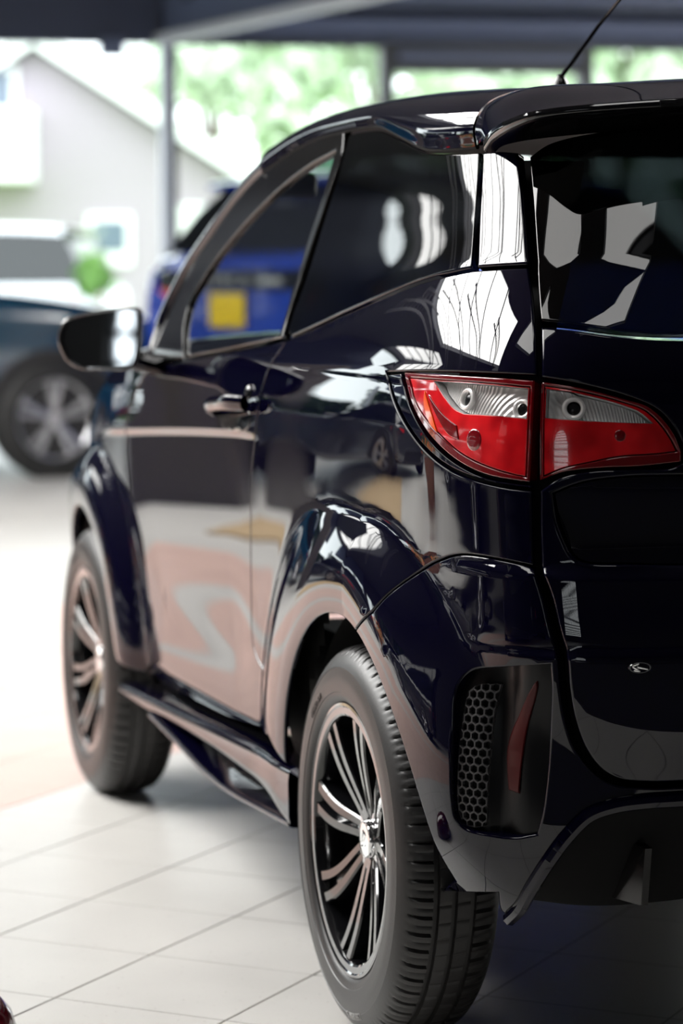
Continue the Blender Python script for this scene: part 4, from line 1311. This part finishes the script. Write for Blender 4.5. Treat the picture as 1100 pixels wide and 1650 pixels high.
    kids.append(ty.obj('tyre', M['rubber'], sharp=32))
    if fine:
        for txt, a_c, rad, sz in (('155/65R15', -101, .2578, .0150), ('VERSO 3M', 52, .229, .0140), ('TUBELESS', 20, .229, .008), ('RADIAL', 200, .229, .010)):
            if txt in ('TUBELESS', 'RADIAL'): continue
            t_ = text_mesh(txt, sz, M['sidewall_text'] if a_c < 0 else M['rubber'], 'sidewall_lettering', .0005, 1.05)
            for v in t_.data.vertices:
                x, y = v.co.x, v.co.y; zz_ = v.co.z
                th = math.radians(a_c)+x/rad
                r = rad+y-sz*.35
                ax = float(np.interp(r, [p_[1] for p_ in half], [p_[0] for p_ in half]))
                v.co = (-(ax+zz_+.0010), r*math.cos(th), r*math.sin(th))
            kids.append(t_)
    for k_ in kids: k_.parent = rim
    return rim, kids
WX = -.711
rim0, kids0 = build_wheel(True)
def place_wheel(rim, kids, x, y, rot, side, first):
    if first: r_, ks = rim, kids
    else:
        r_ = rim.copy(); COL.objects.link(r_); ks = []
        for k_ in kids:
            c_ = k_.copy(); COL.objects.link(c_); c_.parent = r_; ks.append(c_)
    r_.parent = car
    # wheel local y-z plane: local angle measured from +y towards +z
    r_.matrix_parent_inverse = _inv
    r_.location = (x, y, .2885)
    r_.rotation_euler = (rot, 0, 0) if side < 0 else (-rot, 0, math.pi)
    return r_
# the local x of the mesh points outwards along +x, so the left wheels are turned by pi
def fix_side(o):
    for v in o.data.vertices: v.co.x = -v.co.x
    o.data.flip_normals()
w1 = place_wheel(rim0, kids0, WX, 0, 0, -1, True)
w2 = place_wheel(rim0, kids0, WX, WB, math.radians(17), -1, False)
w3 = place_wheel(rim0, kids0, -WX, 0, .4, 1, False)
w4 = place_wheel(rim0, kids0, -WX, WB, 1.1, 1, False)
# ================================================================== other cars in the showroom
def paint_mat(name, c, rough=.2): return mat(name, c, rough, 0, 1.0)
M['car_glass'] = mat('dark_car_glass', (.006, .008, .010), .03, 0, .3)
M['bg_tyre'] = mat('showroom_tyre', (.012, .012, .012), .6)
M['bg_alloy'] = mat('silver_black_alloy', (.50, .50, .52), .3, .8)
M['tail_red'] = mat('tail_lamp_red', (.45, .01, .015), .15, 0, .8)
M['head_clear'] = mat('head_lamp_clear', (.75, .77, .8), .12, .6, .6)
M['plate_yellow'] = mat('yellow_plate', (.85, .58, .012), .4)
M['black_plastic'] = mat('black_body_plastic', (.010, .010, .011), .45)
def bg_wheel(parent, x, y, R, side, spokes=5, m=None):
    """one mesh for the alloy, tyre as its part"""
    b = MB()
    G = lathe([(-.20, R*.62), (-.02, R*.64), (-.008, R*.67), (-.004, R*.69), (-.02, R*.70)], 36); b.grid(G)
    for k in range(spokes):
        for da in (-.17, .17):
            a = 2*math.pi*k/spokes+math.pi/2
            p0 = np.array([-.030, R*.10*math.cos(a), R*.10*math.sin(a)]); p1 = np.array([-.012, R*.66*math.cos(a+da), R*.66*math.sin(a+da)])
            b.tube([p0, (p0+p1)/2+[-.006, 0, 0], p1], [R*.055, R*.05, R*.065], 6)
    b.grid(lathe([(-.05, R*.14), (-.022, R*.13), (-.018, R*.001)], 20))
    b.xf(lambda v: (v[0]*-side if side < 0 else v[0], v[1], v[2]) if False else ((-v[0] if side < 0 else v[0]), v[1], v[2]))
    w = b.obj('wheel', m or M['bg_alloy'], parent); w.location = (x, y, R)
    t = MB().grid(lathe([(-.03, R*.68), (-.004, R*.71), (0, R*.80), (-.008, R*.92), (-.03, R*.985), (-.06, R), (-.16, R), (-.19, R*.98), (-.21, R*.90), (-.21, R*.6), (-.12, R*.58), (-.10, .01)], 40))
    t.xf(lambda v: ((-v[0] if side < 0 else v[0]), v[1], v[2]))
    to = t.obj('tyre', M['bg_tyre'], w)
    return w
def bg_car(name, label, loc, heading, paint, L=4.3, W=1.8, H=1.62, belt=1.02, hood=.98, WBk=2.6, R=.33, rear=True, clad=True, windowless_rear=False, group=None, wheel=None):
    """heading: angle of the car's forward axis from world +x"""
    root = empty(name, loc, heading-math.pi/2); tag(root, label, 'car', group)
    hw = W/2; yr, yf = -L/2, L/2
    st = [(yr, .90, .42, belt-.10), (yr+.05, .955, .32, belt-.03), (yr+.20, .98, .27, belt), (yr+.6, .995, .24, belt+.005), (yr+1.2, 1.0, .22, belt), (0, .99, .22, belt-.015),
          (yf-1.5, .99, .22, belt-.03), (yf-1.15, 1.0, .23, hood), (yf-.6, .985, .25, hood-.07), (yf-.25, .93, .28, hood-.14), (yf-.06, .80, .33, hood-.24), (yf, .66, .40, hood-.32)]
    G = []
    for y, k, zb, zt in st:
        w = hw*k
        G.append([(0, y, zb), (-w*.88, y, zb), (-w*.97, y, zb+.06), (-w*.985, y, zb+(zt-zb)*.33), (-w, y, zb+(zt-zb)*.62), (-w*.985, y, zt-.09), (-w*.945, y, zt-.015), (-w*.85, y, zt+.01), (-w*.4, y, zt+.028), (0, y, zt+.034)])
    A = np.stack([catmull(np.array(g), 4) for g in G]); B = np.stack([catmull(A[:, j], 5) for j in range(A.shape[1])], 1)
    b = MB().grid(B, True); k = len(b.V); b.V += [(-x, y, z) for x, y, z in b.V]; b.F += [tuple(i+k for i in f[::-1]) for f in b.F]
    n = A.shape[1]
    # closed ends
    for row, fl in ((0, 0), (B.shape[0]-1, 1)):
        ring = [tuple(p) for p in B[row]]+[(-p[0], p[1], p[2]) for p in B[row][::-1]]
        c0 = np.mean(np.array(ring), 0)
        b.add([tuple(c0)]+ring, [(0, 1+i, 1+(i+1) % len(ring)) if fl else (0, 1+(i+1) % len(ring), 1+i) for i in range(len(ring))])
    b.obj('body', paint, root)
    # cabin: glass band and roof
    gy = [(yr+.10, yr+.50), (yr+.35, yr+.62), (yr+.8, yr+.95), (0, -.1), (yf-1.75, yf-2.15), (yf-1.25, yf-1.95)]
    Gg, Gr = [], []
    yb0, yb1, yt0, yt1 = yr+.10, yf-1.22, yr+.42, yf-2.0
    for t in np.linspace(0, 1, 15):
        yb = yb0+(yb1-yb0)*t; yt = yt0+(yt1-yt0)*t
        wb = hw*(.92-.10*max(0, t-.7)/.3-.02*max(0, .2-t)/.2); wt = hw*(.74-.06*max(0, t-.75)/.25-.03*max(0, .2-t)/.2)
        ht = H-.055+.055*math.sin(math.pi*(.15+.75*t))
        zb = float(np.interp(t, [0, .1, .75, 1], [belt, belt+.0, belt-.03, hood]))
        Gg.append([(-wb, yb, zb-.02), (-wb*.97, yb*.9+yt*.1, zb+.06), (-(wb*.45+wt*.55), yb*.4+yt*.6, zb+(ht-zb)*.6), (-wt*1.02, yt, ht-.06)])
        Gr.append([(-wt*1.04, yt, ht-.075), (-wt*.98, yt, ht-.03), (-wt*.80, yt, ht), (-wt*.4, yt, ht+.018), (0, yt, ht+.022)])
    gl = MB().grid(np.array(Gg), True)
    V = gl.V[:]; k = len(V); gl.V += [(-x, y, z) for x, y, z in V]; gl.F += [tuple(i+k for i in f[::-1]) for f in gl.F]
    gl.obj('side_windows', M['car_glass'], root)
    for nm, row in (('rear_window', 0), ('windscreen', -1)):
        g = Gg[row]; gg = []
        for p in g:
            gg.append([(x*abs(p[0]), p[1]+(.10 if row else -.06)*(1-x*x), p[2]) for x in np.linspace(-1, 1, 9)])
        MB().grid(np.array(gg), row == 0).obj(nm, M['car_glass'], root)
    rf = MB().grid(np.array(Gr), True); k = len(rf.V); rf.V += [(-x, y, z) for x, y, z in rf.V]; rf.F += [tuple(i+k for i in f[::-1]) for f in rf.F]
    rf.obj('roof', paint, root)
    # rear roof spoiler
    p = Gr[0]; ys_ = yt0
    sp = MB(); ga = []
    for x in np.linspace(-1, 1, 9):
        w = hw*.66; z0 = Gr[0][2][2]+.018*(1-x*x)
        ga.append([(x*w, ys_+.12, z0), (x*w, ys_-.04, z0-.005), (x*w*.98, ys_-.17, z0-.035), (x*w*.98, ys_-.15, z0-.065), (x*w*.98, ys_, z0-.07)])
    sp.grid(np.array(ga)).obj('roof_spoiler', paint, root)
    # wheel arches and wheels
    for y in (-WBk/2-.02, WBk/2-.02):
        for s in (-1, 1):
            a = MB(); GG = []
            for an in np.linspace(-8, 188, 22):
                ca, sa = math.cos(math.radians(an)), math.sin(math.radians(an))
                GG.append([(s*(hw*.90), y+ca*R*.9, R+sa*R*.9), (s*(hw*.995+.006), y+ca*R*1.05, R+sa*R*1.05), (s*(hw*.995+.012), y+ca*R*1.09, R+sa*R*1.09), (s*(hw*.995+.010), y+ca*R*1.22, R+sa*R*1.20), (s*(hw*.96), y+ca*R*1.26, R+sa*R*1.23)])
            a.grid(np.array(GG), s < 0); 
            a.add([(s*(hw+.004), y, R)]+[(s*(hw+.004), y+1.06*R*math.cos(t), R+1.06*R*math.sin(t)) for t in np.linspace(0, 2*math.pi, 25)], [(0, 1+i, 2+i) for i in range(24)])
            a.obj('wheel_arch', M['black_plastic'], root)
            bg_wheel(root, s*(hw+.03), y, R, s, 5, wheel)
    # lamps
    for s in (-1, 1):
        t = MB(); ring = [(s*hw*.60, yr-.03, belt-.13), (s*hw*.90, yr+.02, belt-.11), (s*hw*.985, yr+.22, belt-.12), (s*hw*.985, yr+.22, belt-.24), (s*hw*.92, yr-.0, belt-.27), (s*hw*.60, yr-.04, belt-.23)]
        rin = [(x*.9, y+.1, z) for x, y, z in ring]
        t.add(ring+rin, [(0, 1, 2, 3, 4, 5)]+[(i, (i+1) % 6, 6+(i+1) % 6, 6+i) for i in range(6)]).obj('tail_lamp', M['tail_red'], root, smooth=False)
        h = MB(); ring = [(s*hw*.48, yf-.03, hood-.28), (s*hw*.80, yf-.13, hood-.21), (s*hw*.94, yf-.38, hood-.16), (s*hw*.965, yf-.40, hood-.25), (s*hw*.86, yf-.10, hood-.35), (s*hw*.48, yf+.0, hood-.36)]
        rin = [(x*.9, y-.12, z) for x, y, z in ring]
        h.add(ring+rin, [(0, 1, 2, 3, 4, 5)]+[(i, (i+1) % 6, 6+(i+1) % 6, 6+i) for i in range(6)]).obj('head_lamp', M['head_clear'], root, smooth=False)
        MB().box((s*(hw*.93+.09), yf-1.62, belt+.05), (.19, .10, .13), 0, .03).obj('door_mirror', paint, root)
    # bumpers of dark plastic
    for y0, sg in ((yr, -1), (yf, 1)):
        g = []
        for x in np.linspace(-1, 1, 11):
            yy = y0+sg*.012-sg*.30*abs(x)**4
            g.append([(x*hw*.93, yy-sg*.05, .24), (x*hw*.95, yy+sg*.015, .29), (x*hw*.95, yy+sg*.025, .38), (x*hw*.95, yy+sg*.02, .48), (x*hw*.94, yy-sg*.03, .52)])
        MB().grid(np.array(g)).obj('bumper', M['black_plastic'], root)
    return root
# --- blue SUV
M['blue'] = paint_mat('bright_blue_paint', (.010, .045, .36))
M['teal'] = paint_mat('dark_teal_paint', (.001, .030, .062))
M['grey_car'] = paint_mat('dark_grey_paint', (.035, .037, .042))
M['white_car'] = paint_mat('white_paint', (.75, .77, .80))
M['letter'] = mat('chrome_lettering', (.85, .85, .86), .25, .8)
BD = 14.6
vdir = math.atan2(C_F[1], C_F[0])
rear_c = viewpt(384, 470, BD); rear_c[2] = 0
bh = vdir-math.radians(50)
fwd = np.array([math.cos(bh), math.sin(bh), 0])
bc = rear_c+fwd*(4.3/2)
blue = bg_car('blue_suv', 'bright blue SUV with a yellow plate parked before the window front', tuple(bc), bh, M['blue'], H=1.70, belt=1.21, W=1.86)
yr = -4.3/2
# black band with lettering, yellow plate on the tailgate
g = []
for x in np.linspace(-1, 1, 13):
    yy = yr-.065+.10*x**4
    g.append([(x*.80, yy+.03, 1.04), (x*.82, yy, 1.055), (x*.82, yy, 1.155), (x*.80, yy+.03, 1.17)])
MB().grid(np.array(g)).obj('lamp_band', M['car_glass'], blue)
g = []
for x in np.linspace(-1, 1, 13):
    yy = yr-.045+.12*x**4
    g.append([(x*.80, yy+.06, .50), (x*.82, yy-.01, .56), (x*.82, yy-.02, .80), (x*.81, yy-.005, .985), (x*.81, yy-.01, 1.15), (x*.80, yy+.0, 1.22), (x*.76, yy+.06, 1.255)])
MB().grid(np.array(g)).obj('tailgate', M['blue'], blue)
lt = text_mesh('ATECA', .085, M['letter'], 'lettering', .004, 1.5)
for v in lt.data.vertices: v.co = (v.co.x*1.15-.02, yr-.075-v.co.z, v.co.y+1.075)
lt.parent = blue
MB().box((0, yr-.078, .945), (.30, .016, .18), 0, .006).obj('number_plate', M['plate_yellow'], blue)
MB().box((.36, yr-.070, 1.10), (.20, .012, .035), 0, .004).obj('badge_strip', M['letter'], blue)
# --- teal car at the windows: wheel on the floor where the photograph shows it
wp = at_z(88, 770, 0.)
th = vdir-math.radians(62)
tf = np.array([math.cos(th), math.sin(th), 0]); tl = np.array([-tf[1], tf[0], 0])
# the right-hand side faces the camera
side_r = -tl
tc = wp-tf*(2.6/2-.02)-side_r*.90*(1 if side_r@(CAM-wp) > 0 else -1)
teal = bg_car('teal_car', 'dark teal car with five-spoke alloy wheels beside the blue SUV', tuple(tc), th, M['teal'], H=1.58, belt=1.06, hood=1.03, R=.33)
# --- cars along the left side (seen in the paintwork)
bg_car('grey_hatchback', 'dark grey hatchback standing beside the display column', (-4.05, 8.9, 0), math.radians(78), M['grey_car'], H=1.50, belt=.95, hood=.92, L=3.7, group=None)
bg_car('grey_estate', 'dark grey car parked near the orange flowers', (-6.6, 3.6, 0), math.radians(85), M['grey_car'], H=1.52, belt=.96, hood=.92, L=4.4)
bg_car('white_hatchback', 'white hatchback parked along the left windows', (-9.0, 9.5, 0), math.radians(95), M['white_car'], H=1.50, belt=.95, hood=.92, L=4.0)
M['black_car'] = paint_mat('black_paint', (.004, .004, .005))  # for two unseen cars added to darken what the bumper reflects
bg_car('added_black_suv', 'unseen black SUV added to darken reflections in the bumper', (-6.4, -1.0, 0), math.radians(178), M['black_car'], H=1.85, belt=1.15, hood=1.1, L=4.7, W=1.95, R=.37)
bg_car('added_black_minivan', 'unseen tall black minivan added to darken reflections in the bumper', (-9.2, -4.6, 0), math.radians(186), M['black_car'], H=1.95, belt=1.2, hood=1.15, L=4.8, W=1.95, R=.35)
# --- display column, mat, flower tub
M['brown_panel'] = mat('dark_brown_panel', (.035, .030, .028), .5)
o = MB().box((-2.35, 8.2, 1.05), (.50, .30, 2.10), .5, .02).obj('display_column', M['brown_panel'])
tag(o, 'tall dark brown display column beside the grey hatchback', 'column')
M['mat'] = mat('tan_carpet_mat', (.36, .26, .15), .95); add_bump(M['mat'], 300, .4)
o = MB().box((-2.9, 6.9, .008), (1.3, 1.5, .014), .5, .005).obj('floor_mat', M['mat'])
tag(o, 'tan carpet mat lying on the tiles beside the display column', 'mat')
M['pot'] = mat('terracotta_pot', (.22, .09, .05), .7)
M['leaf'] = mat('plant_leaf', (.05, .14, .03), .5)
M['flower'] = mat('orange_petals', (.85, .19, .02), .6)
def flower_tub(loc):
    root = empty('flower_tub', loc); tag(root, 'terracotta tub of orange flowers between the grey cars', 'plant')
    MB().grid(np.array([[(r*math.cos(a), r*math.sin(a), z) for r, z in ((.01, 0), (.22, 0), (.26, .15), (.30, .45), (.31, .50), (.28, .50), (.27, .46), (.01, .45))] for a in np.linspace(0, 2*math.pi, 25)]), False).obj('tub', M['pot'], root)
    rnd = random.Random(3)
    lf = MB(); fl = MB()
    for i in range(240):
        a = rnd.uniform(0, 6.28); r = .42*math.sqrt(rnd.random()); z = .55+rnd.random()*.55*(1-(r/.6)**2)
        c = Vector((r*math.cos(a), r*math.sin(a), z)); d = Vector((rnd.uniform(-1, 1), rnd.uniform(-1, 1), rnd.uniform(-.2, 1))).normalized(); e = d.orthogonal().normalized()
        s = .055
        (fl if i % 2 else lf).add([c-e*s*.5, c+d*s, c+e*s*.5, c-d*s*.6], [(0, 1, 2, 3)])
    for i in range(14):
        a = i*.45; lf.tube([(0, 0, .44), (.12*math.cos(a), .12*math.sin(a), .6), (.3*math.cos(a), .3*math.sin(a), .85)], .006, 5)
    lf.obj('foliage', M['leaf'], root, smooth=False)['kind'] = 'stuff'; fl.obj('blossom', M['flower'], root, smooth=False)['kind'] = 'stuff'
flower_tub((-4.6, 5.6, 0))
M['carpet'] = mat('charcoal_carpet', (.018, .018, .018), .95); add_bump(M['carpet'], 220, .5)  # unseen carpet added to darken what the tail reflects
o = MB().box((1.1, -5.0, .006), (9.4, 7.7, .010), 0, .003).obj('added_dark_carpet', M['carpet'])
tag(o, 'unseen charcoal carpet added to darken reflections in the dark blue tail', 'carpet')
# --- dark red rounded weight at the edge of the frame
M['maroon'] = mat('glossy_dark_red', (.10, .004, .010), .15, 0, .8)
rp = at_z(-76, 1702, 0.)
prof = [(.001, .10), (.03, .099), (.065, .088), (.085, .065), (.094, .035), (.095, .010), (.088, .0)]
o = MB().grid(np.array([[(rp[0]+r*math.cos(a), rp[1]+r*math.sin(a), z) for r, z in prof] for a in np.linspace(0, 2*math.pi, 33)]), True).obj('floor_weight', M['maroon'])
tag(o, 'glossy dark red rounded floor weight standing on the pale tiles', 'weight')
# ================================================================== outside
M['asphalt'] = mat('pavement', (.42, .42, .43), .9)
M['grass'] = mat('lawn', (.20, .33, .08), .95); add_noise_color(M['grass'], (.14, .26, .05), (.26, .40, .12), 3.)
M['house'] = mat('pale_lilac_render', (.40, .345, .395), .9)
M['house_white'] = mat('white_woodwork', (.92, .92, .93), .6)
M['roof_tile'] = mat('grey_roof', (.20, .19, .21), .8)
M['house_glass'] = mat('house_window', (.16, .20, .26), .1)
M['foliage'] = mat('tree_leaf', (.58, .70, .52), .7)
M['foliage_dark'] = mat('dark_tree_leaf', (.10, .24, .16), .7)
M['bark'] = mat('tree_bark', (.16, .12, .09), .9)
M['hedge'] = mat('shrub_leaf', (.14, .30, .06), .7)
c = room(0, 60, -.10)
o = MB().box(c, (150, 79, .12), -RYAW).obj('ground_outside', M['grass'], smooth=False); o['kind'] = 'structure'
o = MB().box(room(0, 27, -.05), (80, 12, .08), -RYAW).obj('pavement_outside', M['asphalt'], smooth=False); o['kind'] = 'structure'
HD = 44.
def vp(u, v, d=HD): return viewpt(u, v, d)
hx = C_R; hxn = np.array([C_F[0], C_F[1], 0]); hxn /= np.linalg.norm(hxn)
house = empty('house', tuple(np.array([*vp(60, 449)[:2], 0.]))); tag(house, 'pale gabled house with white balcony outside the windows', 'house')
hb0 = np.array([*vp(60, 449)[:2], 0.])
hyaw = math.atan2(hx[1], hx[0]); house.rotation_euler = (0, 0, hyaw)
apz = vp(62, 84)[2]; k_ = HD/F_PX
slope = .64
wr = (700-60)*k_
poly = [(-wr, apz-slope*wr), (0, apz), (wr, apz-slope*wr), (wr, 0), (-wr, 0)]
eave = max(.5, apz-slope*wr)
V = [(x, 0, max(z, 0)) for x, z in poly]+[(x, 9, max(z, 0)) for x, z in poly]
MB().add(V, [(4, 3, 2, 1, 0), (5, 6, 7, 8, 9)]+[(i, (i+1) % 5, 5+(i+1) % 5, 5+i) for i in range(5)]).obj('wall', M['house'], house, smooth=False)
for s in (-1, 1):
    b = MB(); t = .16; w2 = wr+.5
    b.add([(0, -.35, apz+.05), (s*w2, -.35, apz+.05-slope*w2), (s*w2, -.35, apz+.05-slope*w2+t), (0, -.35, apz+.05+t),
           (0, 9.3, apz+.05), (s*w2, 9.3, apz+.05-slope*w2), (s*w2, 9.3, apz+.05-slope*w2+t), (0, 9.3, apz+.05+t)],
          [(0, 1, 2, 3), (7, 6, 5, 4), (0, 4, 5, 1), (1, 5, 6, 2), (2, 6, 7, 3), (3, 7, 4, 0)]).obj('roof', M['roof_tile'], house, smooth=False)
    v = MB(); t = .30
    v.add([(0, -.40, apz+.06), (s*w2, -.40, apz+.06-slope*w2), (s*w2, -.40, apz+.06-slope*w2+t), (0, -.40, apz+.06+t),
           (0, -.34, apz+.06), (s*w2, -.34, apz+.06-slope*w2), (s*w2, -.34, apz+.06-slope*w2+t), (0, -.34, apz+.06+t)],
          [(0, 1, 2, 3), (7, 6, 5, 4), (0, 4, 5, 1), (1, 5, 6, 2), (2, 6, 7, 3), (3, 7, 4, 0)]).obj('verge_board', M['house_white'], house, smooth=False)
def hbox(name, u0, u1, v0, v1, y0, y1, m, parent=house):
    x0, x1 = (u0-60)*k_, (u1-60)*k_; z1, z0 = vp(0, v0)[2], vp(0, v1)[2]
    return MB().box(((x0+x1)/2, (y0+y1)/2, (z0+z1)/2), (abs(x1-x0), abs(y1-y0), abs(z1-z0)), 0, .01).obj(name, m, parent, smooth=False)
for u0, u1, v0, v1 in ((-60, 22, 118, 196), (150, 204, 356, 406)):
    w = hbox('window', u0-9, u1+9, v0-10, v1+(22 if u0 > 0 else 8), -.06, .02, M['house_white'])
    g = hbox('pane', u0, u1, v0, v1, -.09, -.05, M['house_glass']); g.parent = w
hbox('balcony', -160, 62, 182, 296, -1.2, -.02, M['house_white'])
hbox('door', 290, 330, 330, 470, -.05, .02, M['house_white'])
# white van outside
vl = viewpt(20, 449, 33.); vl[2] = -.01
vh = vdir+math.radians(80)
van = bg_car('white_van', 'white car parked outside before the house', tuple(vl+np.array([-.9, .2, 0])), vh, M['white_car'], H=1.75, belt=1.05, hood=1.0, L=4.4)
def tree(name, label, loc, h, r, m, n=700, seed=0, squash=1., group=None, leaf=.22, trunk=True):
    rnd = random.Random(seed)
    root = empty(name, tuple(loc)); tag(root, label, 'tree', group)
    b = MB()
    blobs = [(rnd.uniform(-.5, .5)*r, rnd.uniform(-.5, .5)*r, h-r*squash+rnd.uniform(-.5, .6)*r*squash, r*rnd.uniform(.45, .7)) for _ in range(7)]
    for i in range(n):
        bx, by, bz, br = blobs[i % 7]
        d = Vector((rnd.gauss(0, 1), rnd.gauss(0, 1), rnd.gauss(0, 1))).normalized()
        c = Vector((bx, by, bz))+d*br*(rnd.random()**.4); c.z = max(.25, c.z)
        e = d.orthogonal().normalized(); f = d.cross(e)
        a = rnd.uniform(0, 6.28); e2 = e*math.cos(a)+f*math.sin(a); f2 = (f*math.cos(a)-e*math.sin(a)+d*rnd.uniform(-.5, .5)).normalized()
        s = leaf*rnd.uniform(.6, 1.3)
        b.add([c-e2*s, c+f2*s*.8, c+e2*s, c-f2*s*.8], [(0, 1, 2, 3)])
    o = b.obj('crown', m, root, smooth=False); o['kind'] = 'stuff'
    if trunk:
        t = MB().tube([(0, 0, 0), (.04, 0, h*.35), (0, .05, h*.7)], [r*.09, r*.07, r*.03], 8)
        for k in range(4):
            a = k*1.6; t.tube([(0, 0, h*.4), (r*.4*math.cos(a), r*.4*math.sin(a), h*.75)], [r*.04, r*.015], 6)
        t.obj('trunk', M['bark'], root)
    return root
specs = [(340, 57, 8.6, 1.7), (600, 57, 8.8, 1.7), (860, 53, 7.8, 1.75), (1120, 52, 8., 1.7), (470, 64, 9.4, 2.0), (740, 64, 9., 2.0), (1000, 65, 9.4, 2.0), (190, 66, 8.0, 1.9), (-90, 66, 9., 2.0)]
lab = ['light green bushy tree behind the roof slope', 'leafy light green tree beside the dark door frame', 'light green tree seen over the car roof',
       'light green tree beyond the last window frame', 'tall light green tree behind the middle window', 'tall green tree behind the door frame', 'tall pale tree beyond the roof aerial', 'sparse tree top above the gable slope', 'light green tree beyond the house']
for k, (u, d, h, r) in enumerate(specs):
    p = viewpt(u, 449, d); p[2] = -.04
    tree('tree', lab[k], p, h, r, M['foliage'], 900, k, 1.9, group='trees outside the windows')
p = viewpt(540, 449, 40); p[2] = -.04
tree('conifer', 'slim dark green conifer outside the middle window', p, vp(540, 132, 40)[2], .45, M['foliage_dark'], 500, 77, 2.6, leaf=.16)
p = viewpt(162, 449, 27); p[2] = -.04
tree('shrub', 'small green shrub before the pale house', p, 1.45, .28, M['hedge'], 260, 31, leaf=.07)
for k in range(6):
    p = np.array(room(-21-2*(k % 2), -4+k*5.4, -.04))
    tree('garden_tree', 'green tree in the garden outside the left windows', p, 6+(k % 3), 2.6, M['foliage'], 500, 100+k, group='trees outside the left windows')
o = MB().box(room(-32, 8, -.10), (40, 60, .12), -RYAW).obj('garden_outside', M['grass'], smooth=False); o['kind'] = 'structure'

# clipped hedges close to the windows
M['hedge_dark'] = mat('dark_hedge_leaf', (.035, .075, .030), .6)
def hedge(label, x0, x1, y0, y1, h, n, seed):
    rnd = random.Random(seed); b = MB()
    root = empty('hedge', room((x0+x1)/2, (y0+y1)/2, -.04), -RYAW); tag(root, label, 'hedge')
    lx, ly = (x1-x0)/2, (y1-y0)/2
    for i in range(n):
        c = Vector((rnd.uniform(-lx, lx), rnd.uniform(-ly, ly), h*rnd.random()))
        k = rnd.random()
        if k < .6: c.x, c.y = (c.x, ly*rnd.choice((-1, 1))) if lx > ly else (lx*rnd.choice((-1, 1)), c.y)
        elif k < .75: c.z = h
        d = Vector((rnd.gauss(0, 1), rnd.gauss(0, 1), rnd.gauss(0, 1))).normalized(); e = d.orthogonal().normalized(); f = d.cross(e); s = rnd.uniform(.07, .14)
        b.add([c-e*s, c+f*s, c+e*s, c-f*s], [(0, 1, 2, 3)])
    b.obj('foliage', M['hedge_dark'], root, smooth=False)['kind'] = 'stuff'
    MB().box((0, 0, h/2-.05), (2*lx-.25, 2*ly-.25, h-.1), 0, .1).obj('twig_core', M['hedge_dark'], root, smooth=False)
hedge('tall dark hedge outside the far windows beside the house', -5.5, -1.2, 21.6, 22.6, 2.75, 2400, 5)
hedge('dark hedge outside the far corner of the windows', -12.3, -8.0, 21.6, 22.6, 2.75, 2400, 8)
hedge('unseen low hedge added to block brightness in the far window', -7.5, -6.0, 21.6, 22.6, 1.9, 900, 9)  # added to block bright ground from the flank reflection
hedge('tall dark hedge outside the left windows', -14.6, -13.6, 9.5, 20.0, 3.5, 5500, 6)
